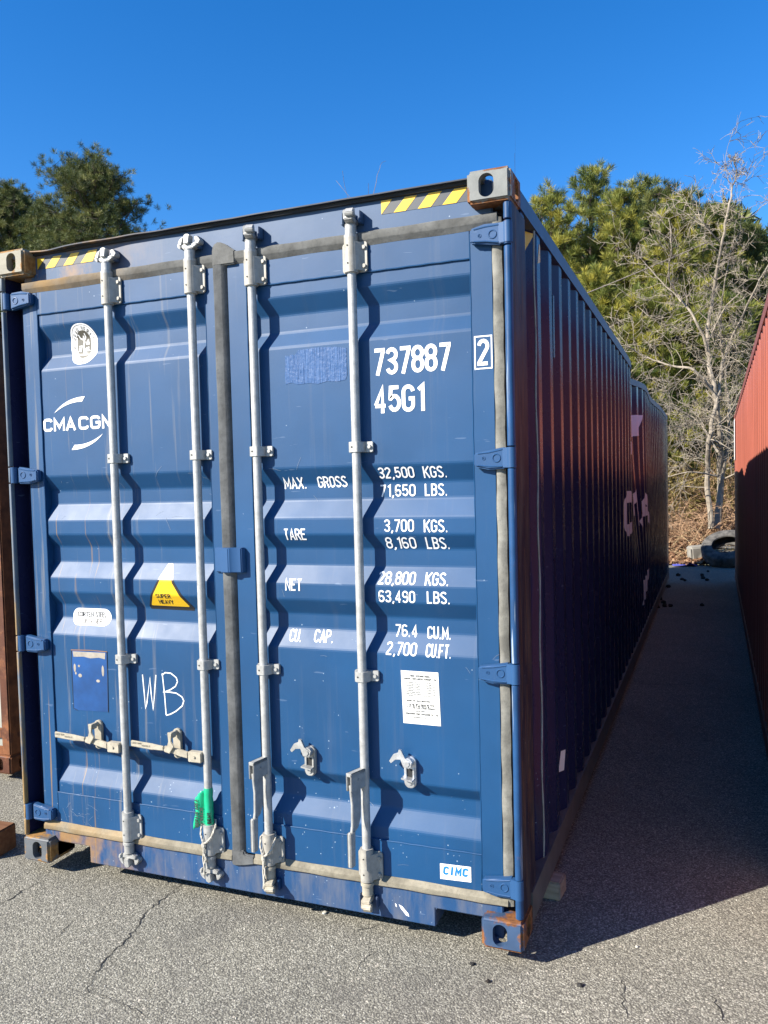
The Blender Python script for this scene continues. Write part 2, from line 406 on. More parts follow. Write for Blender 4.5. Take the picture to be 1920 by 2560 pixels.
def text_polys(txt, x0, x1, z0, z1, sw, gap=.22, shear=0, G=None):
    """lettering filling the box x0..x1, z0..z1; sw stroke width in metres"""
    G = G or GL; h = (z1 - z0) - sw
    strokes = []; cx = 0
    for ch in txt:
        if ch == ' ': cx += .42; continue
        g = G[ch]; wmax = max(p[0] for st in g for p in st)
        if ch == 'I': wmax = .28
        for st in g: strokes.append([(cx + a + shear * b, b) for a, b in st])
        cx += wmax + gap
    tot = cx - gap; sx = (x1 - x0 - sw) / tot
    out = []
    for st in strokes:
        P = [[x0 + sw / 2 + a * sx, z0 + sw / 2 + b * h] for a, b in st]
        for e, i in ((0, 1), (-1, -2)):
            b = st[e][1]
            if (b < .001 or b > .999) and abs(st[e][0] - st[i][0]) < abs(b - st[i][1]) and st[0] != st[-1]:
                dx, dz = P[e][0] - P[i][0], P[e][1] - P[i][1]; f = (sw / 2) / max(abs(dz), 1e-6); P[e][0] += dx * f; P[e][1] += dz * f
        out.append(ribbon(P, sw))
    return out

class Decal:
    """flat shapes in (u,v) laid on a surface; cut where the surface folds"""
    def __init__(s, surf, cuts_u=(), cuts_v=()): s.surf = surf; s.cu = cuts_u; s.cv = cuts_v; s.bm = bmesh.new(); s.lay = 0; s.lifts = s.bm.verts.layers.float.new('lift')
    def polys(s, items, m=0, lift=None):
        for k, (vs, fs) in enumerate(items):
            lf = (.0012 if lift is None else lift) + .00012 * (k % 6)
            bv = [s.bm.verts.new((a, b, 0)) for a, b in vs]
            for v in bv: v[s.lifts] = lf
            for f in fs:
                try: q = s.bm.faces.new([bv[i] for i in f]); q.material_index = m
                except ValueError: pass
        return s
    def poly(s, pts, m=0, lift=.0012): return s.polys([(pts, [tuple(range(len(pts)))])], m, lift)
    def build(s, name, mats, parent):
        bm = s.bm
        for axis, cuts in ((0, s.cu), (1, s.cv)):
            xs = [v.co[axis] for v in bm.verts]
            if not xs: continue
            lo, hi = min(xs), max(xs)
            for c in cuts:
                if lo < c < hi:
                    co = [0, 0, 0]; co[axis] = c; no = [0, 0, 0]; no[axis] = 1
                    bmesh.ops.bisect_plane(bm, geom=bm.verts[:] + bm.edges[:] + bm.faces[:], plane_co=co, plane_no=no, dist=1e-6)
        lay = s.lifts
        for v in bm.verts: v.co = s.surf(v.co.x, v.co.y, max(v[lay], .0012))
        me = bpy.data.meshes.new(name); bm.to_mesh(me); bm.free()
        for m_ in (mats if isinstance(mats, (list, tuple)) else [mats]): me.materials.append(m_)
        o = bpy.data.objects.new(name, me); S.collection.objects.link(o); o.parent = parent
        return o

# ------------------------------------------------------------------ blue shipping container
L_, H_, WD = 12.192, 2.896, 2.438
box = empty('shipping_container', (0, 0, GZ), 'long navy blue shipping container with closed double doors and galvanised locking bars', 'shipping container')

def casting_mesh(name, mat, mirror=False, top=True, parent=None, loc=(0, 0, 0), rear=False, dz=0.0):
    m = MB(); m.box(0, .162, 0, .178, 0, .118)
    o = m.build('corner_casting', mat, None, bevel=.011, seg=3)
    cut = MB()
    zc = .059 + dz
    cut.prism(rrect(.089 - .028, .089 + .028, zc - .042, zc + .042, .0275, 8), 1, -.02, .04)
    cut.prism(rrect(.1015 - .032, .1015 + .032, zc - .040, zc + .040, .0315, 8), 0, -.02, .04)
    zt = (.08, .14) if top else (-.02, .04)
    cut.prism(rrect(.081 - .032, .081 + .032, .09 - .058, .09 + .058, .031, 6), 2, *zt)
    cut.box(.030, .135, .031, .150, .030, .090)
    c = cut.build('cutter', mat)
    bmod = o.modifiers.new('b', 'BOOLEAN'); bmod.object = c; bmod.operation = 'DIFFERENCE'; bmod.solver = 'EXACT'; bmod.use_self = True
    dg = bpy.context.evaluated_depsgraph_get()
    me = bpy.data.meshes.new_from_object(o.evaluated_get(dg)); o.modifiers.clear(); old = o.data; o.data = me
    bpy.data.objects.remove(c)
    flip = Matrix.Identity(4)
    if mirror: flip[0][0] = -1
    if rear: flip[1][1] = -1
    me.transform(flip)
    if mirror != rear: me.flip_normals()
    o.parent = parent; o.location = loc
    return o
CB = (('cast_bl', False, False, (0, 0, 0)), ('cast_br', True, False, (WD, 0, 0)), ('cast_tl', False, True, (0, 0, H_ - .118)), ('cast_tr', True, True, (WD, 0, H_ - .118)))
for mt, mir, top, loc in CB: casting_mesh('c', M[mt], mir, top, box, loc, dz=.0)
for mir, top, loc in ((False, False, (0, L_, 0)), (True, False, (WD, L_, 0)), (False, True, (0, L_, H_ - .118)), (True, True, (WD, L_, H_ - .118))):
    casting_mesh('c', M['cast_br'], mir, top, box, loc, rear=True)

# corner posts: folded J section with a pipe nose, hollow towards the door
def post(side):
    m = MB(); f = (lambda x: x) if side < 0 else (lambda x: WD - x)
    def bx(x0, x1, *a): a0, a1 = sorted((f(x0), f(x1))); m.box(a0, a1, *a)
    segs = [.118, .200, .268, 1.012, 1.088, 1.816, 1.892, 2.622, 2.712, 2.778]
    for a, b_ in zip(segs[:-1], segs[1:]):
        if side > 0: m.cyl((f(.0195), .030, a + .003), (f(.0195), .030, b_ - .003), .0145, 20)
        else: m.prism(rrect(.002, .0165, .010, .034, .006, 3), 2, a + .003, b_ - .003)
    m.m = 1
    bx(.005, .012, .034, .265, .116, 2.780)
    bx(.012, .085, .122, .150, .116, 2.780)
    return m.build('corner_post', [M['post_l'] if side < 0 else M['post'], M['blue_side'] if side < 0 else M['post_side']], box, bevel=.002, seg=1, smooth=True)  # left plates take darker navy: recess shade put into the colour
post(-1); post(1)
for s_ in (0, 1):
    m = MB(); x0 = .006 if s_ == 0 else WD - .10
    m.box(x0, x0 + .094, L_ - .12, L_ - .008, .116, 2.780); m.build('corner_post', M['blue_side'], box, bevel=.003)

# header with rain lip and hazard tape
m = MB(); m.box(.086, WD - .086, .076, .20, 2.738, 2.884)
hd = m.build('door_header', M['blue_header'], box, bevel=.004)
m = MB()
n = 60
for k in range(n):
    xa = .163 + (WD - .326) * k / n; xb = .163 + (WD - .326) * (k + 1) / n
    def wz(x): return -.007 * math.exp(-((x - .33) / .13) ** 2) + .0035 * math.sin(x * 19) * math.exp(-x * 1.3)
    def wy(x): return .045 - .012 * math.exp(-((x - .42) / .2) ** 2) + .003 * math.sin(x * 31) * math.exp(-x * 1.1)
    m.add([(xa, wy(xa), 2.885 + wz(xa)), (xb, wy(xb), 2.885 + wz(xb)), (xb, .32, 2.885), (xa, .32, 2.885), (xa, wy(xa), 2.890 + wz(xa)), (xb, wy(xb), 2.890 + wz(xb)), (xb, .32, 2.890), (xa, .32, 2.890)],
          [(3, 2, 1, 0), (4, 5, 6, 7), (0, 1, 5, 4), (2, 3, 7, 6)])
m.build('rain_lip', M['lip'], hd)
m = MB(); m.box(.163, WD - .163, .060, .0758, 2.872, 2.8845); m.build('lip_shadow_strip', M['dark_hole'], hd)  # matte dark strip painting in the shadow below the rain lip
flat_h = lambda u, v, l: (u, .076 - l, v)
def hazard(x0, x1, z0, z1, cols, lean=.10):
    d = Decal(flat_h); d.poly([(x0, z0), (x1, z0), (x1, z1), (x0, z1)], 0, .0012)
    for a, b_, c_, e_ in cols: d.poly([(a, z0), (b_, z0), (c_, z1), (e_, z1)] if abs(a - b_) > 1e-4 else [(a, z0), (c_, z1), (e_, z1)], 1, .0022)
    d.build('hazard_tape', [M['tape_grey'], M['yellow']], hd)
hazard(1.911, 2.262, 2.816, 2.868, [(1.911, 1.911, 1.957, 1.911), (1.962, 2.012, 2.060, 2.010), (2.061, 2.114, 2.159, 2.106), (2.160, 2.215, 2.262, 2.207)])
hazard(.174, .528, 2.810, 2.860, [(.174, .174, .222, .174), (.222, .276, .321, .271), (.328, .382, .425, .375), (.429, .498, .548 - .022, .476)])

# sill with fork notches
m = MB()
m.prism([(.088, .014), (.162, .014), (.162, .092), (.357, .092), (.357, .014), (2.076, .014), (2.076, .088), (2.276, .088), (2.276, .014), (2.35, .014), (2.35, .148), (.088, .148)], 1, .056, .17)
sill = m.build('door_sill', M['blue_sill'], box, bevel=.004)
m = MB(); m.box(.10, 2.34, .17, .175, .05, .14); m.build('threshold_plate', M['blue_side'], sill)

# ---- door skin profile
D_ = .036; DY = .066
ZB = [(2.60, 0), (2.543, 0), (2.477, 1), (2.404, 1), (2.339, 0), (1.842, 0), (1.774, 1), (1.709, 1), (1.636, 0), (1.568, 0), (1.510, 1), (1.437, 1), (1.366, 0), (1.297, 0), (1.235, 1), (1.173, 1), (1.094, 0), (.576, 0), (.526, 1), (.456, 1), (.381, 0), (.33, 0)]
def round_profile(pts, r=.007):
    out = [pts[0]]
    for i in range(1, len(pts) - 1):
        p, a, b_ = Vector(pts[i]), Vector(pts[i - 1]), Vector(pts[i + 1])
        q0 = p + (a - p).normalized() * r; q1 = p + (b_ - p).normalized() * r
        out += [tuple(q0), tuple(q0 * .25 + p * .5 + q1 * .25), tuple(q1)]
    return out + [pts[-1]]
ZP = round_profile([(z, d * D_) for z, d in ZB])
zs = np.array([p[0] for p in ZP][::-1]); dsn = np.array([p[1] for p in ZP][::-1])
ZCUT = [p[0] for p in ZP]
CORR = ((.172, 1.100), (1.303, 2.268))
def door_y(x, z):
    for a, b_ in CORR:
        if a < x < b_ and .33 < z < 2.60: return DY + float(np.interp(z, zs, dsn))
    return .0600
door_surf = lambda u, v, l: (u, door_y(u, v) - l, v)

def make_door(x0, x1, a, b_):
    m = MB()
    for k in range(len(ZP) - 1):
        (za, da), (zb, db) = ZP[k], ZP[k + 1]
        m.add([(a - .004, DY + da, za), (b_ + .004, DY + da, za), (b_ + .004, DY + db, zb), (a - .004, DY + db, zb)], [(0, 3, 2, 1)])
    sheet_n = len(m.f)
    f = MB()
    f.box(x0, a, .060, .118, .186, 2.703); f.box(b_, x1, .060, .118, .186, 2.703)
    f.box(a + .0015, b_ - .0015, .060, .118, 2.600, 2.703); f.box(a + .0015, b_ - .0015, .060, .118, .186, .330)
    f.box(a, b_, .1185, .122, .186, 2.703)
    door = f.build('door', M['blue'], box, bevel=.0035, seg=2, smooth=True)
    m.build('door_panel', M['blue'], door, fix=False)
    # weld beads where skin meets frame
    wb = MB()
    for zz in (2.600, .3305):
        pts = [(a + (b_ - a) * k / 40, .0612 + 0, zz + .0006 * math.sin(k * 1.7 + x0)) for k in range(41)]
        wb.tube(pts, .0032, 6)
    for xx in (a, b_):
        pts = [(xx + .0008 * math.sin(k * 1.9), .0605, .2 + 2.49 * k / 60) for k in range(61)]
        wb.tube(pts, .0022, 5)
    wb.build('weld_bead', M['blue'], door, smooth=True)
    return door
doorL = make_door(.086, 1.150, *CORR[0]); doorR = make_door(1.213, 2.352, *CORR[1])

# ---- gaskets
def gasket(path, prof, name, mat, parent, closed=False, jit=0.0):
    """bulged strip: prof list of (across, y)"""
    m = MB(); n = len(path); rows = []
    for i, (p, q) in enumerate(path):
        rows.append([(p[0] + (q[0] - p[0]) * t, y + jit * math.sin(i * 1.3 + t * 4), p[1] + (q[1] - p[1]) * t) for t, y in prof])
    k = len(prof)
    m.add([v for r in rows for v in r], [(i * k + j, i * k + j + 1, (i + 1) * k + j + 1, (i + 1) * k + j) for i in range(n - 1) for j in range(k - 1)])
    m.add([rows[0][j] for j in range(k)], [tuple(range(k))]); m.add([rows[-1][j] for j in range(k)], [tuple(reversed(range(k)))])
    return m.build(name, mat, parent, smooth=True)
P1 = [(0, .0745), (.04, .050), (.10, .046), (.60, .046), (.66, .048), (1, .0595)]
PV = [(0, .062), (.05, .046), (.10, .0435), (.66, .0435), (.70, .045), (.97, .057), (1, .0615)]
def seg_path(x0, x1, za, zb, n=24, wob=.0012):
    return [((x0 + (x1 - x0) * i / n, za + wob * math.sin(i * 1.1)), (x0 + (x1 - x0) * i / n, zb + wob * math.sin(i * .7))) for i in range(n + 1)]
def vpath(xa, xb, z0, z1, n=40, wob=.001):
    return [((xa + wob * math.sin(i * .9), z0 + (z1 - z0) * i / n), (xb + wob * math.sin(i * 1.3 + 1), z0 + (z1 - z0) * i / n)) for i in range(n + 1)]
gasket(seg_path(.10, 1.150, 2.752, 2.700), P1, 'door_gasket', M['gasket'], doorL)
gasket(seg_path(1.150, 2.375, 2.754, 2.700, 30), P1, 'door_gasket', M['gasket'], doorR)
gasket(vpath(1.150, 1.2125, .150, 2.740), PV, 'door_gasket', M['gasket_v'], doorR)
m = MB(); m.prism([(1.150, 2.700), (1.150, 2.765), (1.156, 2.786), (1.170, 2.797), (1.186, 2.799), (1.214, 2.787), (1.240, 2.768), (1.262, 2.7545), (1.262, 2.700), (1.2125, 2.700)], 1, .0425, .0745)
m.build('gasket_corner', M['gasket'], doorR, bevel=.005, seg=2, smooth=True)
m = MB(); m.prism([(1.150, .200), (1.2125, .200), (1.2135, .189), (1.222, .184), (1.262, .184), (1.262, .146), (1.220, .136), (1.190, .130), (1.160, .127), (1.149, .134)], 1, .0420, .0600)
m.build('gasket_corner', M['gasket_v'], doorR, bevel=.005, seg=2, smooth=True)
PB = [(0, .0555), (.05, .044), (.12, .042), (.55, .043), (.62, .046), (1, .0595)]
gasket(seg_path(.095, 1.150, .146, .188), PB, 'door_gasket', M['gasket_low'], doorL, jit=.0006)
gasket(seg_path(1.26, 2.372, .148, .188, 30), PB, 'door_gasket', M['gasket_low'], doorR)
gasket(vpath(2.353, 2.392, .15, 2.735, 80, .0014), [(0, .061), (.06, .051), (.14, .049), (.56, .049), (.97, .0565), (1, .075)], 'door_gasket', M['gasket_r'], doorR, jit=.0012)
gasket(vpath(.050, .0845, .15, 2.735, 60), [(0, .121), (.1, .092), (.5, .088), (.95, .075), (1, .075)], 'door_gasket', M['gasket_dark'], doorL, jit=.001)

# ---- hinges
def hinge(door, right, zc, tilt):
    """forged blade over the gasket, knuckle on the post pipe. tilt: slope of the lower/upper edge"""
    f = (lambda x: x) if right else (lambda x: WD - x)
    hi, lo = (.030, -.042) if tilt > 0 else (.042, -.030)
    m = MB()
    out = [(2.276, zc + hi * .72), (2.330, zc + hi), (2.395, zc + .040), (2.395, zc - .040), (2.330, zc + lo), (2.276, zc + lo * .72)]
    m.prism([(f(x), z) for x, z in out], 1, .028, .0598)
    o = m.build('hinge', M['blue_hinge'], door, bevel=.006, seg=3, smooth=True)
    k = MB()
    k.cyl((f(2.4185), .030, zc - .038), (f(2.4185), .030, zc + .038), .0175, 24)
    k.prism([(f(2.385), .026), (f(2.4185), .0125), (f(2.4185), .046), (f(2.385), .052)] if right else [(f(2.385), .050), (f(2.4185), .040), (f(2.4185), .060), (f(2.385), .062)], 2, zc - .037, zc + .037)
    k.build('hinge', M['blue_hinge'], door, bevel=.002, smooth=True).name = 'hinge_knuckle'
    d = MB()                                            # raised ring and boss cast in the blade
    for cx, r0, r1 in ((2.362, .012, .017), (2.314, .0052, .0075)):
        ring = [((r0 + r1) / 2 * math.cos(t * math.pi / 10), (r0 + r1) / 2 * math.sin(t * math.pi / 10)) for t in range(21)]
        d.tube([(f(cx + a), .0275, zc + b_) for a, b_ in ring], (r1 - r0) / 2, 6, cap=False)
    d.tube([(f(2.312 + .004 * math.cos(a)), .0275, zc + .0035 * math.sin(2 * a)) for a in [i * .5 for i in range(13)]], .0009, 4)
    r = MB()
    for sgn, e in ((1, hi), (-1, lo)):
        r.tube([(f(2.292), .0282, zc + e * .60), (f(2.335), .0282, zc + e * .72), (f(2.385), .0285, zc + sgn * .031)], .0028, 6)
    d.v, d.f, d.mi = d.v + r.v, d.f + [tuple(i + len(d.v) for i in q) for q in r.f], d.mi + r.mi
    d.build('hinge_relief', M['blue_hinge'], door, smooth=True)
for zc, t in ((2.667, -1), (1.853, 1), (1.050, 1), (.232, 1)):
    hinge(doorR, True, zc, t); hinge(doorL, False, zc, t)

# ---- locking bars and their fittings
BARS = ((doorL, .608, 0), (doorL, 1.048, 0), (doorR, 1.345, 1), (doorR, 1.796, 1))
BY = .034
def bracket_mesh(top):
    m = MB()
    z0, z1 = (2.598, 2.716) if top else (.172, .286)
    m.prism(rrect(-.044, .062, z0, z1, .014), 1, .048, .0575)
    m.prism([(-.026, .048), (-.024, .022), (.0, .006), (.024, .018), (.044, .044), (.048, .048)], 2, z0 + .004, z1 - .004)
    m.cyl((0, BY, z0 - .004), (0, BY, z1 + .016), .0275, 28)
    for zz in (z0 + .022, z1 - .024): m.cyl((.049, .049, zz), (.049, .040, zz), .0088, 8)
    m.m = 1
    for zz in (z0 + .030, z1 - .020): m.cyl((-.004, .009, zz), (-.004, .0050, zz), .0045, 10)
    return m
def cam_mesh(top):
    m = MB(); s = 1 if top else -1
    z0 = 2.730 if top else .160
    def Z(a): return z0 + s * a
    m.cyl((0, 0, Z(-.004)), (0, 0, Z(.012)), .0275, 24)
    m.cyl((0, 0, Z(.010)), (0, 0, Z(.050)), .0225, 24)
    m.cyl((0, 0, Z(.044)), (0, 0, Z(.054)), .0255, 20, .020)
    def bx(x0, x1, y0, y1, a, b_): za, zb = sorted((Z(a), Z(b_))); m.box(x0, x1, y0, y1, za, zb)
    m.prism([(-.040, Z(.060)), (-.022, Z(.052)), (.024, Z(.052)), (.044, Z(.062)), (.040, Z(.074)), (-.036, Z(.072))], 1, -.014, .022)
    m.prism([(-.044, Z(.066)), (-.030, Z(.066)), (-.016, Z(.104)), (-.034, Z(.098)), (-.046, Z(.084))], 1, -.018, .012)
    m.prism([(-.014, Z(.070)), (.012, Z(.070)), (.018, Z(.104)), (.004, Z(.112)), (-.012, Z(.106))], 1, -.026, .006)
    m.prism([(.024, Z(.070)), (.050, Z(.070)), (.056, Z(.082)), (.044, Z(.100)), (.030, Z(.104))], 1, -.006, .030)
    m.prism([(-.044, Z(.056)), (-.030, Z(.052)), (-.034, Z(.074)), (-.048, Z(.074))], 1, -.022, -.004)
    return m
def strap_mesh(z):
    m = MB()
    m.prism(rrect(-.040, .064, z - .021, z + .021, .006), 1, .0510, .0648)
    m.prism([(-.030, .052), (-.026, .020), (-.012, .0125), (.012, .0125), (.028, .026), (.034, .052)], 2, z - .0205, z + .0205)
    m.cyl((.050, .0515, z), (.050, .043, z), .0085, 6)
    m.m = 1; m.cyl((-.010, .0135, z), (-.010, .0112, z), .0045, 10)
    return m
for door, bx_, opened in BARS:
    m = MB(); m.cyl((bx_, BY, .165), (bx_, BY, 2.74), .0176, 24)
    m.build('locking_bar', M['galv_bar'], door, smooth=True)
    for top in (True, False):
        o = bracket_mesh(top).build('bar_bracket', [M['galv_dull'] if (top or opened) else M['galv'], M['dark_hole']], door, bevel=.0022, smooth=True, loc=(bx_, 0, 0))
        c = cam_mesh(top).build('bar_cam', M['galv'] if not opened and top else M['galv_cream'] if opened and not top else M['galv'], door, bevel=.003, smooth=True, loc=(bx_, BY, 0))
        if opened: c.rotation_euler = (0, 0, R(-78 if bx_ < 1.5 else -86))
        host = hd if top else sill
        k = MB(); z0, z1 = (2.785, 2.835) if top else (.055, .105)
        for dx in (-.044, .030): k.box(bx_ + dx, bx_ + dx + .011, .036, .0762 if top else .0562, z0, z1)
        k.box(bx_ - .044, bx_ + .041, .068 if top else .048, .0758 if top else .0558, z0 + .004, z1 - .004)
        k.build('cam_keeper', M['blue_header'] if top else M['blue_sill'], host, bevel=.003, smooth=True)
    for z in ((1.912, 1.005) if not opened else (1.916, 1.002)):
        strap_mesh(z).build('bar_strap', [M['galv'], M['dark_hole']], door, bevel=.0015, smooth=True, loc=(bx_, 0, 0))
# closed handles (left door): blade across, hub, catch
for bx_ in (.608, 1.048):
    m = MB()
    m.prism(rrect(bx_ - .080, bx_ - .012, .578, .624, .006), 1, .004, .034)
    m.cyl((bx_ - .046, .005, .602), (bx_ - .046, -.001, .602), .008, 8)
    def bar(pts, h, y0, y1): m.prism([(x, z + hh) for x, z, hh in [(p[0], p[1], h[i]) for i, p in enumerate(pts)]] + [(x, z - hh) for x, z, hh in [(p[0], p[1], h[i]) for i, p in reversed(list(enumerate(pts)))]], 1, y0, y1)
    bar([(bx_ - .085, .604), (bx_ - .125, .610), (bx_ - .21, .624)], [.014, .015, .010], .010, .024)
    bar([(bx_ - .208, .624), (bx_ - .262, .626), (bx_ - .270, .626), (bx_ - .385, .632)], [.010, .013, .014, .0135], .004, .014)
    m.build('door_handle', M['galv_cream'], doorL, bevel=.003, smooth=True)
    d = Decal(lambda u, v, l: (u, .0040 - l, v))
    d.polys(text_polys('LOCK BAR', bx_ - .378, bx_ - .325, .632, .640, .0012), 0, .0005).polys(text_polys('HANDLE', bx_ - .322, bx_ - .277, .624, .632, .0012), 0, .0005)
    d.build('handle_lettering', M['print_grey'], doorL)
    k = MB()
    k.prism(rrect(bx_ - .190, bx_ - .148, .570, .704, .020), 1, .050, .0658)
    k.cyl((bx_ - .170, .051, .690), (bx_ - .170, .036, .690), .011, 12); k.cyl((bx_ - .170, .051, .586), (bx_ - .170, .040, .586), .010, 8)
    k.prism([(bx_ - .182, .700), (bx_ - .158, .700), (bx_ - .162, .660), (bx_ - .148, .640), (bx_ - .172, .606), (bx_ - .202, .612), (bx_ - .206, .622), (bx_ - .186, .636), (bx_ - .178, .66)], 1, .000, .008)
    k.prism([(bx_ - .180, .698), (bx_ - .160, .698), (bx_ - .162, .672), (bx_ - .178, .672)], 1, .008, .040)
    k.build('handle_catch', M['galv_cream'], doorL, bevel=.0025, smooth=True)
# open handles (right door): bars turned a quarter, blades hang outwards
for bx_, yr in ((1.345, -11), (1.796, -18)):
    m = MB()
    for dx in (-.014, .008): m.prism(rrect(-.082, .014, .560, .634, .006), 0, dx, dx + .006)
    m.box(-.014, .014, -.082, -.010, .620, .634)
    m.cyl((-.018, -.046, .600), (.018, -.046, .600), .006, 10)
    m.prism([(-.078, .585), (-.030, .585), (-.026, .50), (-.030, .44), (-.044, .405), (-.072, .385), (-.082, .365), (-.072, .42), (-.070, .50)], 0, -.006, .006)
    m.prism([(-.088, .395), (-.062, .400), (-.066, .26), (-.088, .258)], 0, -.010, -.006); m.prism([(-.088, .395), (-.062, .400), (-.066, .26), (-.088, .258)], 0, .006, .010)
    m.prism([(-.088, .395), (-.082, .400), (-.082, .259), (-.088, .258)], 0, -.006, .006)
    m.v = [(x, y * 1.18 if y < 0 else y, z) for x, y, z in m.v]
    o = m.build('door_handle', M['galv'], doorR, bevel=.002, smooth=True, loc=(bx_, BY, 0)); o.rotation_euler = (0, 0, R(yr))
for lx in (1.541, 1.984):
    k = MB()
    k.prism(rrect(lx - .025, lx + .025, .562, .690, .0245, 8), 1, .052, .0658)
    k.prism(rrect(lx - .019, lx + .019, .566, .598, .015), 1, .046, .053); k.box(lx - .020, lx - .013, .045, .053, .590, .645); k.box(lx + .013, lx + .020, .045, .053, .590, .645)
    k.prism([(lx - .026, .612), (lx + .020, .604), (lx + .020, .598), (lx - .026, .606)], 1, .018, .052)
    k.cyl((lx, .053, .588), (lx, .041, .588), .010, 12)
    k.cyl((lx - .002, .053, .668), (lx - .002, .030, .668), .020, 16); k.cyl((lx - .002, .031, .668), (lx - .002, .022, .668), .011, 6)
    k.prism([(lx + .012, .654), (lx + .016, .672), (lx - .012, .690), (lx - .026, .718), (lx - .036, .722), (lx - .040, .708), (lx - .060, .700), (lx - .078, .672), (lx - .070, .664), (lx - .052, .680), (lx - .030, .682), (lx - .018, .652)], 1, .026, .038)
    k.m = 1; k.box(lx - .012, lx + .012, .0508, .0518, .606, .640)
    k.build('handle_catch', [M['galv'] if lx < 1.7 else M['galv_new'], M['dark_hole']], doorR, bevel=.0025, smooth=True)
# centre keeper plate wrapped over the gasket
m = MB(); m.prism([(1.112, .060), (1.112, .048), (1.150, .044), (1.155, .022), (1.200, .016), (1.215, .026), (1.255, .030), (1.262, .060)], 2, 1.408, 1.514)
m.build('anti_rack_plate', M['blue_hinge'], doorR, bevel=.004, seg=2, smooth=True)

# ---- lettering on the doors
def deep(x, z):
    k = (2.8951 + door_y(x, z)) / 2.9551
    return 3.0885 - (3.0885 - x) * k, 1.7583 - (1.7583 - z) * k
def lettering(door, items, name='lettering', mat='white', G=None):
    d = Decal(door_surf, (), ZCUT)
    for t, x0, x1, z0, z1, sw in items:
        xm, zm = (x0 + x1) / 2, (z0 + z1) / 2; qx, qz = deep(xm, zm); qx -= xm; qz -= zm
        x0, x1, z0, z1 = x0 + qx, x1 + qx, z0 + qz, z1 + qz
        d.polys(text_polys(t, x0, x1, z0, z1, sw, G=G))
    return d.build(name, M[mat], door)
lettering(doorR, [('737887', 1.866, 2.186, 2.193, 2.298, .0150)])
lettering(doorR, [('45G1', 1.866, 2.078, 2.045, 2.150, .0150)])
d = Decal(door_surf)
fr = [(2.280, 2.189), (2.344, 2.189), (2.344, 2.308), (2.280, 2.308), (2.280, 2.189)]
d.polys([ribbon(fr, .0050)]); d.polys(text_polys('2', 2.289, 2.335, 2.200, 2.298, .0135)); d.build('lettering', M['white'], doorR)
SW = .0061
for items in ([('MAX.', 1.455, 1.560, 1.757, 1.804, SW), ('GROSS', 1.609, 1.742, 1.759, 1.805, SW)],
              [('32,500', 1.877, 2.028, 1.789, 1.833, SW), ('KGS.', 2.064, 2.160, 1.787, 1.832, SW)], [('71,650', 1.881, 2.033, 1.717, 1.765, SW), ('LBS.', 2.069, 2.162, 1.717, 1.765, SW)],
              [('TARE', 1.445, 1.549, 1.545, 1.593, SW)], [('3,700', 1.896, 2.022, 1.579, 1.628, SW), ('KGS.', 2.062, 2.160, 1.577, 1.626, SW)], [('8,160', 1.901, 2.029, 1.512, 1.559, SW), ('LBS.', 2.069, 2.164, 1.511, 1.559, SW)],
              [('NET', 1.445, 1.523, 1.335, 1.385, SW)], [('28,800', 1.868, 2.025, 1.372, 1.421, SW), ('KGS.', 2.064, 2.162, 1.371, 1.420, SW)], [('63,490', 1.865, 2.020, 1.299, 1.347, SW), ('LBS.', 2.068, 2.163, 1.299, 1.347, SW)],
              [('CU.', 1.462, 1.520, 1.124, 1.174, SW), ('CAP.', 1.577, 1.666, 1.127, 1.177, SW)], [('76.4', 1.932, 2.029, 1.166, 1.214, SW), ('CU.M.', 2.067, 2.166, 1.163, 1.211, SW)], [('2,700', 1.894, 2.023, 1.091, 1.141, SW), ('CU.FT.', 2.060, 2.165, 1.090, 1.140, SW)]):
    for it in items: lettering(doorR, [it])
# brushed-over patch
pt = [(1.474, 2.305), (1.487, 2.300), (1.505, 2.307), (1.520, 2.303), (1.534, 2.322), (1.62, 2.326), (1.70, 2.322), (1.752, 2.312), (1.750, 2.26), (1.752, 2.21), (1.744, 2.188), (1.71, 2.183), (1.66, 2.187), (1.62, 2.179), (1.585, 2.185), (1.53, 2.183), (1.50, 2.192), (1.474, 2.188), (1.470, 2.22), (1.474, 2.26)]
Decal(door_surf, (), ZCUT).poly(pt).build('overpainted_patch', M['patch'], doorR)
# maker plate
d = Decal(lambda u, v, l: (u + .006 * (1.026 - v) / .2, DY - l, v))
d.poly([(1.950, .818), (2.106, .818), (2.106, 1.029), (1.950, 1.029)], 0)
d.polys([ribbon([(1.957, .825), (2.099, .825), (2.099, 1.023), (1.957, 1.023), (1.957, .825)], .0011)], 1, .0016)
for zz in (.918, .904, .878): d.polys([ribbon([(1.957, zz), (2.099, zz)], .0011)], 1, .0016)
tl = [('CHINA INTERNATIONAL', 1.984, 2.072, 1.006, 1.0135), ('MARINE CONTAINERS (GROUP) LTD', 1.961, 2.096, .9945, 1.002)]
for k, (a, b_) in enumerate((('EXTERNAL LENGTH', '12192 MM'), ('EXTERNAL WIDTH', '2438 MM'), ('EXTERNAL HEIGHT', '2896 MM'), ('INTERNAL LENGTH', '12032 MM'), ('INTERNAL WIDTH', '2352 MM'), ('INTERNAL HEIGHT', '2698 MM'), ('DOOR OPENING HEIGHT', '2585 MM'), ('DOOR OPENING WIDTH', '2340 MM'))):
    z = .983 - .0065 * k; tl += [(a, 1.968, 2.030, z - .0018, z + .0022), (b_, 2.052, 2.092, z - .0018, z + .0022)]
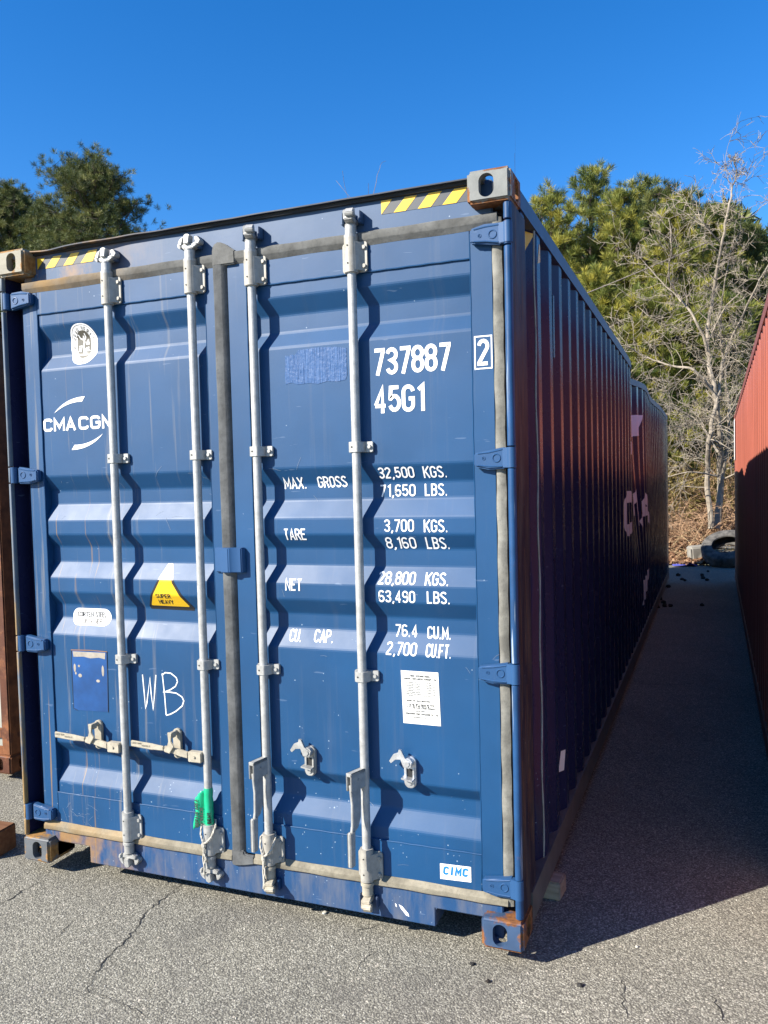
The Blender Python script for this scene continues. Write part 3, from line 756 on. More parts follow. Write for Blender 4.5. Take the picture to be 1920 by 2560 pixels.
tl += [('INTERNAL CU.CAP 76.4 CU.M 2700 CU.FT', 1.968, 2.092, .9295, .9335), ('MODEL NO. 1AAA-0R2A45G1', 1.968, 2.068, .9075, .914), ('T.I.R. NO. GB-C 13635 BV-2016', 1.968, 2.082, .893, .899), ('C.S.C. NO. F-BV-13773-16', 1.968, 2.062, .8865, .8925), ('T.C.T. IM-TAIL-LEUM-4002017', 1.968, 2.088, .880, .886),
       ('MANUFACTURED BY', 2.000, 2.052, .868, .8725), ('ZHANGZHOU CIMC CONTAINER CO., LTD', 1.962, 2.096, .855, .8625), ('ZHANGZHOU FUJIAN P.R.C', 1.990, 2.066, .843, .8475)]
for t, a, b_, c_, e_ in tl: d.polys(text_polys(t, a, b_, c_, e_, .0010 if e_ - c_ < .006 else .0016), 1, .0016)
d.build('data_plate', [M['sticker'], M['print_grey']], doorR)
d = Decal(lambda u, v, l: (u, .060 - l, v)); d.poly([(2.098, .211), (2.224, .216), (2.224, .277), (2.098, .273)], 0)
d.polys([([(a, b_ + (a - 2.1) * .05) for a, b_ in vs], fs) for vs, fs in text_polys('CIMC', 2.109, 2.212, .229, .264, .0088, gap=.34, shear=.10)], 1, .0018); d.build('maker_sticker', [M['white'], M['cimc_blue']], doorR)
# classification seal
def oval_pts(cx, cz, rx, rz, p=2.4, n=40):
    out = []
    for k in range(n):
        a = 2 * math.pi * k / n; c_, s_ = math.cos(a), math.sin(a)
        out.append((cx + rx * math.copysign(abs(c_) ** (2 / p), c_), cz + rz * math.copysign(abs(s_) ** (2 / p), s_)))
    return out
d = Decal(door_surf, (), ZCUT); cx, cz = .408, 2.446
def fan(pts):
    c_ = (sum(p[0] for p in pts) / len(pts), sum(p[1] for p in pts) / len(pts)); n = len(pts)
    return ([c_] + pts, [(0, 1 + i, 1 + (i + 1) % n) for i in range(n)])
d.polys([fan(oval_pts(cx, cz, .077, .093))], 0, .0012)
rg = oval_pts(cx, cz, .070, .086); d.polys([ribbon(rg + [rg[0]], .002)], 1, .0016)
d.polys([fan(oval_pts(cx, cz, .040, .063))], 1, .0018)
fig = [[(0, -.045), (-.006, -.012), (.002, .012), (-.002, .030), (.002, .040)], [(-.002, .022), (-.020, .030), (-.026, .046)], [(.004, .024), (.012, .034), (.010, .050)], [(0, -.014), (.012, -.040)], [(-.022, -.046), (.022, -.046)], [(-.030, -.006), (-.010, -.006)], [(.012, .004), (.024, .020), (.028, .002), (.012, .002)],
       [(-.028, -.012), (-.027, -.028), (-.020, -.028), (-.019, -.012)], [(.014, -.012), (.014, -.028), (.030, -.028), (.020, -.016), (.028, -.012)]]
for k, st in enumerate(fig): d.polys([ribbon([(cx + a, cz + b_) for a, b_ in st], .0075 if k == 0 else .0052)], 0, .0022)
ring = 'BUREAU VERITAS'
for k, ch in enumerate(ring):
    if ch == ' ': continue
    a = R(188 - k * (196 / (len(ring) - 1))); px, pz = cx + .055 * math.cos(a), cz + .072 * math.sin(a); rot = a - math.pi / 2
    for st in GL[ch]:
        q = [((x - .2) * .017, (y - .5) * .017) for x, y in st]
        d.polys([ribbon([(px + x * math.cos(rot) - y * math.sin(rot), pz + x * math.sin(rot) + y * math.cos(rot)) for x, y in q], .0028)], 1, .0018)
d.polys(text_polys('1828', cx - .026, cx + .026, cz - .082, cz - .066, .0028), 1, .0018)
d.build('inspection_seal', [M['white'], M['bv_grey']], doorL)
# shipping line logo: heavy wide letters between two swooshes
GB = glyphs(.80)
GB['M'] = [[(0, 0), (0, 1), (.50, .22), (1.0, 1), (1.0, 0)]]
def logo(d, x0, z0, s, wt=.205, ext=0):
    """s: letter height. text starts at x0"""
    def tp(t, a, b_): d.polys(text_polys(t, x0 + a * s, x0 + b_ * s, z0, z0 + s, s * wt, gap=.36, G=GB), 0)
    tp('CMA', 0, 3.16); tp('CGM', 3.46, 6.85)
    pu = [(1.12, 1.38), (1.85, 2.12), (2.95, 2.52), (4.16, 2.50)]; pl_ = [(1.12, 1.38), (1.98, 1.92), (2.95, 2.18), (3.86, 2.12)]
    if ext: pu = [(1.12, 1.30), (1.75, 2.4), (2.9, 3.0), (4.5, 2.95)]; pl_ = [(1.12, 1.30), (2.1, 1.95), (2.95, 2.3), (4.1, 2.25)]
    def sp(P, n=12):
        out = []
        for i in range(n + 1):
            t = i / n; B_ = [(1 - t) ** 3, 3 * t * (1 - t) ** 2, 3 * t * t * (1 - t), t ** 3]
            out.append((sum(b_ * p[0] for b_, p in zip(B_, P)), sum(b_ * p[1] for b_, p in zip(B_, P))))
        return out
    for flip in (0, 1):
        a, b_ = sp(pu), sp(pl_)
        if flip: a = [(6.85 - x, 1 - z) for x, z in a]; b_ = [(6.85 - x, 1 - z) for x, z in b_]
        n = len(a); d.polys([([(x0 + x * s, z0 + z * s) for x, z in a + b_], [(i, i + 1, n + i + 1, n + i) for i in range(n - 1)])])
d = Decal(door_surf, (), ZCUT); logo(d, .178, 2.053, .0605); d.build('company_logo', M['white'], doorL)
# warning triangle
def mv(d, dx, dz):
    for v in d.bm.verts: v.co.x += dx; v.co.y += dz
d = Decal(door_surf, (), ZCUT)
def tri(o): return [(.853 - o * .1, 1.437 + o * .7), (.879 + o * .3, 1.437 + o * .7), (.905 + o, 1.355), (.985 + o * 1.5, 1.240 - o * .2), (.982 + o, 1.226 - o), (.750 - o, 1.228 - o), (.744 - o * 1.3, 1.242), (.820 - o, 1.370)]
d.polys([fan(tri(0))], 0, .0012); d.polys([fan([(.860, 1.424), (.872, 1.424), (.895, 1.350), (.962, 1.248), (.960, 1.243), (.762, 1.245), (.760, 1.249), (.828, 1.362)])], 1, .0018)
d.polys(text_polys('SUPER', .802, .882, 1.282, 1.302, .0036), 0, .0024); d.polys(text_polys('HEAVY', .808, .886, 1.254, 1.274, .0036), 0, .0024)
mv(d, -.021, .001); d.build('warning_sticker', [M['black'], M['yellow']], doorL)
# oval steel sticker
d = Decal(door_surf, (), ZCUT); d.poly(rrect(.311, .537, 1.146, 1.225, .0392, 8))
d.polys(text_polys('CORTEN', .339, .433, 1.184, 1.209, .0042), 1, .0020); d.polys(text_polys('STEEL', .445, .509, 1.184, 1.209, .0042), 1, .0020); d.polys(text_polys('CONTAINER', .359, .487, 1.154, 1.178, .0042), 1, .0020)
mv(d, -.035, -.006); d.build('steel_sticker', [M['white'], M['print']], doorL)
# placard holder left with scraped film
d = Decal(door_surf); d.poly([(.290, .738), (.492, .744), (.497, 1.026), (.290, 1.022)], 0)
d.poly([(.296, 1.018), (.488, 1.020), (.484, .990), (.45, .996), (.40, .990), (.36, .996), (.30, .992)], 1, .0018)
for a, b_, r0, r1 in ((.305, .94, .007, .02), (.470, .935, .007, .026), (.335, .905, .011, .009), (.44, .886, .011, .007), (.33, .95, .006, .006), (.31, .915, .005, .007)):
    d.polys([fan(oval_pts(a, b_, r0, r1, 2, 10))], 1, .0018)
d.polys([ribbon([(.312, .738), (.288, .746), (.286, .90), (.290, 1.022)], .0028), ribbon([(.492, .742), (.496, .90), (.497, 1.026)], .0028)], 2, .0022)
d.polys([ribbon([(.286, 1.024), (.40, 1.028), (.50, 1.026)], .0036)], 3, .0022)
d.build('placard_residue', [M['placard'], M['residue'], M['black'], plain('rust_line', (.25, .12, .04), .8)], doorL)
# chalk letters and scribbles
d = Decal(door_surf, (), ZCUT)
d.polys([ribbon(p, .0052) for p in ([(.694, .932), (.699, .86), (.704, .778), (.712, .80), (.735, .921), (.738, .85), (.746, .774), (.757, .85), (.768, .935)],
        [(.803, .945), (.812, .84), (.816, .756)], [(.800, .936), (.82, .949), (.85, .948), (.878, .93), (.884, .912), (.872, .890), (.842, .872), (.806, .860), (.84, .862), (.875, .860), (.905, .845), (.914, .828), (.905, .805), (.87, .778), (.84, .762), (.816, .755)])])
d.build('chalk_lettering', M['chalk'], doorL)
d = Decal(door_surf, (), ZCUT)
rr = random.Random(3)
for k in range(34):
    left = k % 3
    x0, z0 = (rr.uniform(.19, .42), rr.uniform(.19, .30)) if left == 0 else (rr.uniform(.2, 1.08), rr.uniform(1.64, 1.84)) if left == 1 else (rr.uniform(1.35, 2.33), rr.uniform(.2, 2.1))
    a = rr.uniform(-1.2, 1.3); ln = rr.uniform(.015, .07)
    d.polys([ribbon([(x0 + ln * t * math.cos(a) , z0 + ln * t * math.sin(a) - .01 * t * t) for t in (0, .5, 1)], rr.uniform(.0008, .0016))])
o = d.build('scratches', plain('scratched_paint', (.13, .18, .27), .6, .2), doorL)
d = Decal(lambda u, v, l: (u, .056 - l, v)); d.poly([(1.921, .080), (1.936, .074), (1.962, .048), (1.965, .036), (1.952, .040), (1.928, .066)]); d.poly([(1.905, .082), (1.911, .078), (1.913, .066), (1.907, .07)])
d.build('paint_splash', M['white'], sill)

# ---- long sides
PIT = .272
def side_profile(y0, pitch, yend):
    P = [(y0, 0)]; y = y0 + .002
    out0 = .480 - .034 if pitch == PIT else y0 + .25
    P += [(.268 if pitch == PIT else y0 + .07, 0), (.335 if pitch == PIT else y0 + .138, 1)]
    y = out0
    while y + pitch < yend - .25:
        P += [(y, 1), (y + .068, 0), (y + .138, 0), (y + .206, 1)]; y += pitch
    P += [(y, 1), (y + .068, 0), (yend, 0)]
    return round_profile([(a, b_ * D_) for a, b_ in P], .006)
SP = side_profile(.20, PIT, L_ - .10)
sy = np.array([p[0] for p in SP]); sd = np.array([p[1] for p in SP])
def sstep(a, b_, x): t = min(1, max(0, (x - a) / (b_ - a))); return t * t * (3 - 2 * t)
def dent(y, z):
    g = math.exp(-((y - 6.0) / .62) ** 2) * sstep(.35, 2.5, z) * .135
    g += .05 * math.exp(-((y - 8.4) / 1.1) ** 2) * sstep(.6, 2.6, z)
    return g
SX = 2.4300
side_surf = lambda u, v, l: (SX - float(np.interp(u, sy, sd)) - dent(u, v) + l, u, v)
def corr_sheet(prof, z0, z1, xf, sgn, nz, dentf=None):
    m = MB(); vs = []
    for k in range(nz + 1):
        z = z0 + (z1 - z0) * k / nz
        for y, d_ in prof: vs.append((xf - sgn * (d_ + (dentf(y, z) if dentf else 0)), y, z))
    n = len(prof)
    fs = [(k * n + i, k * n + i + 1, (k + 1) * n + i + 1, (k + 1) * n + i) for k in range(nz) for i in range(n - 1)]
    if sgn < 0: fs = [tuple(reversed(f)) for f in fs]
    return m.add(vs, fs)
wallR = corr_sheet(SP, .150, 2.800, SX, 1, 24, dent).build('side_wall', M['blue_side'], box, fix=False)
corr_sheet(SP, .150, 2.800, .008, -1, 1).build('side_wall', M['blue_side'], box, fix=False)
def rail(x0, x1, z0, z1, dn, name, mat, parent=box, n=70, ya=.178, yb=L_ - .178):
    m = MB(); vs = []; zc = (z0 + z1) / 2
    for i in range(n + 1):
        y = ya + (yb - ya) * i / n; dx = -(dn(y, 2.8) if dn else 0)
        vs += [(x0 + dx, y, z0), (x1 + dx, y, z0), (x1 + dx, y, z1), (x0 + dx, y, z1)]
    fs = [(4 * i + a, 4 * i + (a + 1) % 4, 4 * i + 4 + (a + 1) % 4, 4 * i + 4 + a) for i in range(n) for a in range(4)] + [(0, 1, 2, 3), (4 * n, 4 * n + 3, 4 * n + 2, 4 * n + 1)]
    return m.add(vs, fs).build(name, mat, parent)
M['rail'] = rust_paint('worn_rail_paint', (.028, .06, .135), .80, .0, (.06, .035, .03), (.12, .10, .09), scale=4)
rail(2.376, 2.436, 2.796, 2.862, dent, 'top_rail', M['rail'], n=120)
rail(.002, .062, 2.796, 2.862, None, 'top_rail', M['rail'], n=2)
M['rail_low'] = rust_paint('dusty_rail_paint', (.13, .125, .115), .70, .0, (.17, .145, .11), (.26, .235, .19), scale=5)
rail(2.385, 2.4385, .030, .152, None, 'bottom_rail', M['rail_low'], n=4)
rail(.000, .053, .030, .152, None, 'bottom_rail', M['rail_low'], n=4)
m = MB(); vs = []
for i in range(81):
    y = .2 + (L_ - .26) * i / 80; xe = 2.376 - dent(y, 2.8); vs += [(.062, y, 2.845), (xe, y, 2.845), (xe, y, 2.8575), (.062, y, 2.8575)]
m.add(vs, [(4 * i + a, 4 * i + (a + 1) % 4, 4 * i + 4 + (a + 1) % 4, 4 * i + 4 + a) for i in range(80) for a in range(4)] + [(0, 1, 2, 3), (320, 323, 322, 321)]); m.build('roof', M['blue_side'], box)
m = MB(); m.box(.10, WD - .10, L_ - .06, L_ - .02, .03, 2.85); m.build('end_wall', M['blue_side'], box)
m = MB(); m.box(.053, 2.385, .18, L_ - .1, .125, .165)
for k in range(38): m.box(.053, 2.385, .30 + k * .31, .345 + k * .31, .03, .125)
m.build('floor_frame', M['blue_side'], box)
d = Decal(side_surf, list(sy), [.35 + .11 * k for k in range(22)]); 
for ch, a_, b__ in (('C', 4.28, 5.04), ('M', 5.26, 6.36), ('A', 6.5, 7.35)): d.polys(text_polys(ch, a_, b__, 1.262, 1.665, .105, G=GB))
def side_sw(lo, hi, n=16):
    bz = lambda P, t: tuple((1 - t) ** 3 * P[0][k] + 3 * t * (1 - t) ** 2 * P[1][k] + 3 * t * t * (1 - t) * P[2][k] + t ** 3 * P[3][k] for k in (0, 1))
    a = [bz(lo, i / n) for i in range(n + 1)]; b__ = [bz(hi, i / n) for i in range(n + 1)]; d.polys([(a + b__, [(i, i + 1, n + i + 2, n + i + 1) for i in range(n)])])
side_sw([(4.86, 1.84), (5.1, 2.06), (5.6, 2.20), (6.65, 2.26)], [(4.86, 1.84), (5.05, 2.18), (5.55, 2.46), (6.8, 2.50)])
side_sw([(6.20, .40), (6.5, .41), (6.8, .46), (7.1, .62)], [(6.3, .64), (6.55, .64), (6.85, .66), (7.1, .72)])
d.build('company_logo', M['white_side'], wallR)
d = Decal(side_surf, list(sy)); d.poly([(.330, 2.672), (.415, 2.672), (.500, 2.800 - .01), (.430, 2.800 - .01)], 0); d.poly([(.52, 2.672), (.60, 2.70), (.64, 2.76), (.56, 2.765)], 0); d.build('hazard_tape', M['yellow'], wallR)
d = Decal(side_surf, list(sy)); d.poly([(1.000, .345), (1.040, .345), (1.052, .445), (1.020, .445)]); d.build('torn_label', M['sticker'], wallR)
m = MB(); m.box(2.395, 2.432, .862, .905, 2.33, 2.62); m.build('vent_cover', M['blue_side'], wallR, bevel=.003)
m = MB(); m.tube([(2.4305 - (0 if abs(k) < 99 else 0), .452 + .012 * math.sin(k * .8), .17 + k * .0655) for k in range(41)], [.0028 + .0022 * abs(math.sin(k * 1.3)) for k in range(41)], 5); m.build('weld_bead', M['galv_dull'], wallR)
d = Decal(lambda u, v, l: (2.433 + l, u, v)); rr = random.Random(9)
for k in range(44):
    y0, z0 = rr.uniform(.05, .25), rr.uniform(.2, 2.5); ln = rr.uniform(.05, .6)
    d.polys([ribbon([(y0 + .012 * math.sin(t * 3 + k), z0 + ln * t) for t in (0, .3, .6, 1)], rr.uniform(.001, .004))])
d.polys([ribbon([(.19 + .02 * math.sin(t * 7), 1.25 - .5 * t) for t in [i / 14 for i in range(15)]], .003)])
d.build('rust_scratches', plain('rusty_scratch', (.20, .10, .055), .8, .3), box)

# ------------------------------------------------------------------ things tied to the doors
m = MB(); bx_ = 1.048
tap = empty('warning_tape', (bx_, BY, .38 + GZ), 'green plastic inspection tape wrapped round a locking bar, torn end flagging left', 'tape')
m.tube([(.0006 * math.sin(k * 2), .0006 * math.cos(k), -.082 + .165 * k / 12) for k in range(13)], [.0196 + .0008 * math.sin(k * 1.9) for k in range(13)], 24)
m.build('tape_wrap', M['green'], tap, smooth=True)
m = MB(); NX, NZ = 10, 12; vs = []
for j in range(NZ + 1):
    t = j / NZ; z = -.088 + .165 * t
    wl = .052 + .005 * math.sin(t * 7 + 1) - (.012 * max(0, t - .85) / .15)
    for i in range(NX + 1):
        s_ = i / NX; vs.append((-.012 - wl * s_, -.012 + .006 * math.sin(s_ * 5 + t * 3) - .006 * s_, z + .004 * math.sin(s_ * 4) - .026 * s_ * t - .010 * s_ + .003 * math.sin(s_ * 17 + t * 9)))
m.add(vs, [(j * (NX + 1) + i, j * (NX + 1) + i + 1, (j + 1) * (NX + 1) + i + 1, (j + 1) * (NX + 1) + i) for j in range(NZ) for i in range(NX)])
o = m.build('tape_flag', M['green'], tap, smooth=True)
md = o.modifiers.new('s', 'SOLIDIFY'); md.thickness = .0012; md.offset = 0
def up_text(txt, xc, z0, z1, hh, yf, sw):
    d = Decal(lambda u, v, l: (xc - (v - hh / 2), yf(xc - (v - hh / 2)) - l, u)); d.polys(text_polys(txt, z0, z1, 0, hh, sw), 0, .0016); return d
up_text('CRACK', -.024, -.075, .0, .018, lambda x: -.0205, .0036).build('tape_lettering', M['print'], tap)
up_text('REPAIR AREA', -.048, -.088, .035, .017, lambda x: -.0245, .0036).build('tape_lettering', M['print'], tap)
up_text('BENT', .011, -.070, -.018, .014, lambda x: -math.sqrt(max(0, .0212 ** 2 - x * x)), .0036).build('tape_lettering', M['print'], tap)
def rope(bx_, label, zt, sway):
    m = MB(); ctl = []
    for k in range(15):
        a = R(-20 + 250 * k / 14); ctl.append((bx_ + .0305 * math.cos(a) + .002, BY + .030 * math.sin(a), zt + .02 - .03 * math.sin(a / 2)))
    path = [(bx_ + .034, .030, zt + .012), (bx_ + .026, .006, zt - .028), (bx_ + .008, -.001, zt - .048), (bx_ - .008, -.001, zt - .060)]
    tail = [(bx_ - .012 + .004 * math.sin(k * 1.1) * sway, .000 - .002 * math.sin(k), zt - .066 - k * .0145) for k in range(10)]
    tail2 = [(bx_ - .006 + .005 * math.sin(k * 1.3 + 2) * sway, -.001, zt - .064 - k * .0130) for k in range(8)]
    back = [(bx_ - .010, -.001, zt - .060), (bx_ - .026, .004, zt - .02), (bx_ - .034, .024, zt + .012), (bx_ - .02, .050, zt + .03), (bx_ + .02, .052, zt + .03), (bx_ + .034, .030, zt + .012)]
    for p, r in ((path + tail, .0048), (back, .0045), (tail2, .0045)): m.tube([(a, b_, c + GZ) for a, b_, c in p], r, 8)
    m.tube([(bx_ - .011, -.001, zt - .056 + GZ), (bx_ - .008, -.002, zt - .072 + GZ)], .009, 8)
    tag(m.build('rope', M['rope'], None, smooth=True), label, 'rope', 'ropes tied to the locking bars')
rope(1.048, 'short pale rope looped round the locking bar just below the green tape', .285, 1)
rope(1.345, 'short pale rope hanging from the locking bar under the left open handle', .272, .6)

# ------------------------------------------------------------------ timber under the boxes
def timber(name, dims, mat, label, loc, rz=0):
    m = MB(); m.box(-dims[0] / 2, dims[0] / 2, -dims[1] / 2, dims[1] / 2, 0, dims[2])
    o = m.build(name, mat, None, bevel=.006, seg=2, loc=loc); o.rotation_euler = (0, 0, rz); return tag(o, label, 'timber block')
timber('timber_block', (.40, .11, .080), M['wood'], 'pale timber block wedged under the right rail of the blue container', (2.285, .62, 0), R(-5))
timber('timber_beam', (.70, .16, .13), M['wood_red'], 'red-brown timber beam end beside the lower left corner of the blue container', (-.60, .10, 0), R(4))
timber('timber_block', (.30, .11, .048), M['wood'], 'low timber block in shadow under the left corner of the blue container', (.10, .46, 0), R(3))

# ------------------------------------------------------------------ neighbouring containers
def plain_container(root, mw, mrail, mcast, mdoor, prof, bars=False):
    for mir, rear in ((0, 0), (1, 0), (0, 1), (1, 1)):
        for top in (0, 1):
            casting_mesh('c', mcast, bool(mir), bool(top), root, (WD * mir, L_ * rear, (H_ - .118) * top), rear=bool(rear))
    for xf, sg in ((.008, -1), (WD - .008, 1)): corr_sheet(prof, .150, 2.800, xf, sg, 1).build('side_wall', mw, root, fix=False)
    for x0 in (.002, WD - .062):
        rail(x0, x0 + .060, 2.796, 2.868, None, 'top_rail', mrail, root, 2); rail(x0, x0 + .06, .030, .152, None, 'bottom_rail', mrail, root, 2)
    for x0 in (.006, WD - .078):
        for y0 in (.012, L_ - .19):
            m = MB(); m.box(x0, x0 + .072, y0, y0 + .178, .118, 2.778); m.build('corner_post', mrail, root, bevel=.008)
    m = MB(); m.box(.05, WD - .05, .05, L_ - .05, 2.84, 2.862); m.build('roof', mw, root)
    m = MB(); m.box(.05, WD - .05, .05, L_ - .05, .06, .16); m.build('floor_frame', mw, root)
    m = MB(); m.box(.07, WD - .07, L_ - .06, L_ - .02, .03, 2.85); m.build('end_wall', mw, root)
    m = MB(); m.box(.078, WD - .078, .030, .17, .02, .15); m.build('door_sill', mrail, root, bevel=.004)
    m = MB(); m.box(.078, WD - .078, .030, .17, 2.74, 2.89); m.build('door_header', mrail, root, bevel=.004)
    for a, b_ in ((.082, 1.216), (1.222, WD - .082)):
        m = MB(); m.box(a, b_, .06, .12, .15, 2.74)
        for k in range(4): m.box(a + .1, b_ - .1, .052, .06, .35 + k * .6, .65 + k * .6)
        d = m.build('door', mdoor, root, bevel=.004)
        for xx in (a + .30, b_ - .25):
            m = MB(); m.cyl((xx, .03, .1), (xx, .03, 2.8), .017, 12); m.build('locking_bar', M['galv_dull'], d, smooth=True)
        for zc in (.25, 1.05, 1.85, 2.6):
            m = MB(); xh = a - .05 if a < 1 else b_ - .09
            m.box(xh, xh + .14, .035, .059, zc - .03, zc + .03); m.build('hinge', mrail, d, bevel=.004)
redc = empty('red_shipping_container', (3.400, .37, .028), 'red oxide shipping container across the alley, its long side half in shadow', 'shipping container', rz=-.0098)
RP = side_profile(.10, .278, L_ - .10)
plain_container(redc, M['red'], M['red_rail'], M['red_rail'], M['red'], RP)
d = Decal(lambda u, v, l: (-.004 - l, u, v)); d.poly([(11.25, 2.10), (11.95, 2.10), (11.95, 2.78), (11.25, 2.78)]); d.build('code_label', M['white_side'], redc)
rusc = empty('rusty_shipping_container', (-1.045 - WD, .91, .045), 'rusted brown shipping container with grey doors behind the left edge of the blue one', 'shipping container')
plain_container(rusc, M['rust_body'], M['rust_body'], M['rust_body'], M['grey_door'], RP)

# ------------------------------------------------------------------ ground
def asphalt():
    b = NB('worn_asphalt')
    v = b.voro(150, out='Color'); vd = b.voro(150, out='Distance'); v2 = b.voro(62, out='Color'); vd2 = b.voro(62)
    r1, g1, _ = b.sep(v); r2, g2, _ = b.sep(v2)
    big = b.noise(.55, 4, .6); mid = b.noise(5, 4, .6)
    base = b.ramp(r1, (0, (.150, .144, .119)), (.45, (.238, .229, .191)), (.80, (.310, .298, .248)), (1, (.46, .445, .38)))
    c = b.mix(b.math('MULTIPLY', b.sm(vd, .38, .70), .62), base, (.06, .057, .052))
    bigst = b.math('MULTIPLY', b.math('GREATER_THAN', r2, .93), b.math('LESS_THAN', vd2, .34))
    c = b.mix(bigst, c, b.mix(g2, (.20, .19, .17), (.48, .44, .37)))
    f = b.mix(b.ramp(big, (.3, 0), (.7, 1)), (.80, .80, .80), (1.14, 1.12, 1.08))
    c = b.mix(1.0, c, f, 'MULTIPLY')
    c = b.mix(b.math('MULTIPLY', b.ramp(mid, (.55, 0), (.75, 1)), .28), c, (.12, .112, .10))
    h = b.math('ADD', b.math('MULTIPLY', b.math('SUBTRACT', .6, vd), .6), b.math('MULTIPLY', b.noise(120, 3, .6), .5))
    st = b.ramp(b.noise(1.3, 5, .65, dist=.8), (.55, 0), (.66, 1)); c = b.mix(b.math('MULTIPLY', st, .30), c, (.10, .094, .085))
    b.bump(h, .8, .006)
    return b.fin(c, .9, 0, .25)
M['asphalt'] = asphalt()
m = MB()
m.add([(-250, -250, 0), (250, -250, 0), (250, 15.35, 0), (-250, 15.35, 0)], [(0, 1, 2, 3)])
asph = m.build('ground', M['asphalt']); tag(asph, kind='structure')
def soil():
    b = NB('leaf_litter_soil'); n = b.noise(14, 6, .7); n2 = b.noise(50, 4, .7)
    c = b.mix(b.ramp(n, (.3, 0), (.7, 1)), (.06, .035, .022), (.19, .125, .075)); c = b.mix(b.ramp(n2, (.5, 0), (.7, 1)), c, (.23, .16, .10))
    b.bump(b.math('ADD', n, n2), 1.0, .05); return b.fin(c, .95, 0, .1)
def bank_z(x, y):
    t = sstep(15.0, 19.5, y)
    return .006 + 1.05 * t + .10 * math.sin(x * 1.3 + y * .7) * t + .05 * math.sin(x * 3.1 - y * 2.3) * t + .022 * max(0, y - 19.5)
m = MB(); xs_ = [-250, -120, -60, -30, -15, -8, -4] + [-2 + .5 * k for k in range(23)] + [12, 20, 40, 80, 250]; ys_ = [15.25, 15.35] + [15.6 + .35 * k for k in range(26)] + [26, 30, 40, 60, 120, 250]
m.add([(x, y, bank_z(x, y)) for y in ys_ for x in xs_], [(j * len(xs_) + i, j * len(xs_) + i + 1, (j + 1) * len(xs_) + i + 1, (j + 1) * len(xs_) + i) for j in range(len(ys_) - 1) for i in range(len(xs_) - 1)])
bank = m.build('terrain', soil(), smooth=True); tag(bank, kind='structure')

# cracks in the asphalt
cr = MB()
def crack(pts, wd, seed):
    q = random.Random(seed); P = []
    for (a, b_), (c_, e_) in zip(pts[:-1], pts[1:]):
        n = max(3, int(math.hypot(c_ - a, e_ - b_) / .018))
        for k in range(n): t = k / n; P.append((a + (c_ - a) * t + q.gauss(0, .0055), b_ + (e_ - b_) * t + q.gauss(0, .0055)))
    P.append(pts[-1]); n = len(P)
    tp = [.72 * wd * max(.08, math.sin(math.pi * min(1, .06 + i / n)) * (.45 + .55 * abs(math.sin(i * .37 + seed))) * q.uniform(.55, 1.2)) for i in range(n)]
    vs, fs = ribbon(P, 1.0, tp); cr.add([(a, b_, .0022) for a, b_ in vs], fs)
def gpx(u, v, z=0.0):
    d_ = Rm.transposed() @ Vector(((u - 960 - 18.87) / 2018.34, (v - 1280 - 25.63) / 2018.34, 1)); t = (z - CAM_LOC.z) / d_.z; p = CAM_LOC + d_ * t; return (p.x, p.y)
for k, (pl, wd) in enumerate(((((480, 2190), (430, 2230), (360, 2285), (335, 2330), (290, 2375), (250, 2415), (215, 2480), (175, 2515), (120, 2545)), .010), (((115, 2200), (60, 2225), (30, 2245), (-20, 2270)), .010),
        (((205, 2280), (150, 2340), (110, 2370)), .004), (((215, 2480), (290, 2500), (330, 2520), (410, 2550)), .004), (((960, 2310), (900, 2325), (865, 2350)), .005), (((965, 2355), (900, 2410), (870, 2470)), .004),
        (((1770, 2480), (1800, 2520), (1815, 2560)), .008), (((1555, 2440), (1560, 2500), (1570, 2560)), .006), (((1545, 1710), (1640, 1712), (1700, 1712), (1790, 1700)), .012), (((1700, 1630), (1780, 1628), (1860, 1634)), .009), (((550, 2390), (510, 2410), (480, 2440)), .003))):
    crack([gpx(*p) for p in pl], wd, k)
o = cr.build('crack', plain('crack_dirt', (.022, .020, .018), .95, .3, 30), asph, fix=False)
# dark bits and pebbles
def pebble(name, loc, s, mat, label, group, sq=.6, cat='stone'):
    bm = bmesh.new(); bmesh.ops.create_icosphere(bm, subdivisions=2, radius=s); q = random.Random(int(loc[0] * 1e4))
    for v in bm.verts: v.co *= q.uniform(.72, 1.2); v.co.z = v.co.z * sq + s * sq * .6
    me = bpy.data.meshes.new(name); bm.to_mesh(me); bm.free(); me.materials.append(mat)
    o = bpy.data.objects.new(name, me); S.collection.objects.link(o); o.location = loc; return tag(o, label, cat, group)
M['cone'] = plain('dark_seed_husk', (.018, .013, .010), .9, .3, 60); M['pebb'] = plain('pale_pebble', (.42, .40, .34), .8, .2, 60); M['tar'] = plain('tar_lump', (.018, .017, .016), .8, .3)
for u, v in ((1695, 1440), (1705, 1450), (1712, 1453), (1755, 1440), (1757, 1447), (1770, 1430), (1671, 1469), (1659, 1508), (1662, 1517), (1676, 1517), (1652, 1500), (1768, 1452), (1755, 1515), (1645, 1520)):
    x, y = gpx(u, v); q = abs(hash((u, v))) % 5
    pebble('fallen_seed_ball', (x, y, 0), .030 + .003 * q, M['cone'], 'small dark spiky seed ball lying on the shaded alley asphalt', 'seed balls scattered in the alley', .9, 'seed ball')
for u, v, s, mt, lb in ((812, 2284, .011, 'pebb', 'small white pebble in front of the sill'), (1180, 2412, .011, 'tar', 'black tar lump on sunlit asphalt below the right corner'), (1450, 2465, .012, 'tar', 'dark bark chip on the sunlit asphalt near the bottom right'), (1220, 2455, .010, 'cone', 'dark brown leaf scrap below the lower right casting'), (1592, 2368, .008, 'pebb', 'pale pebble alone on sunlit asphalt at right')):
    x, y = gpx(u, v); pebble('pebble', (x, y, 0), s, M[mt], lb, None)
rr = random.Random(21); gm = MB()
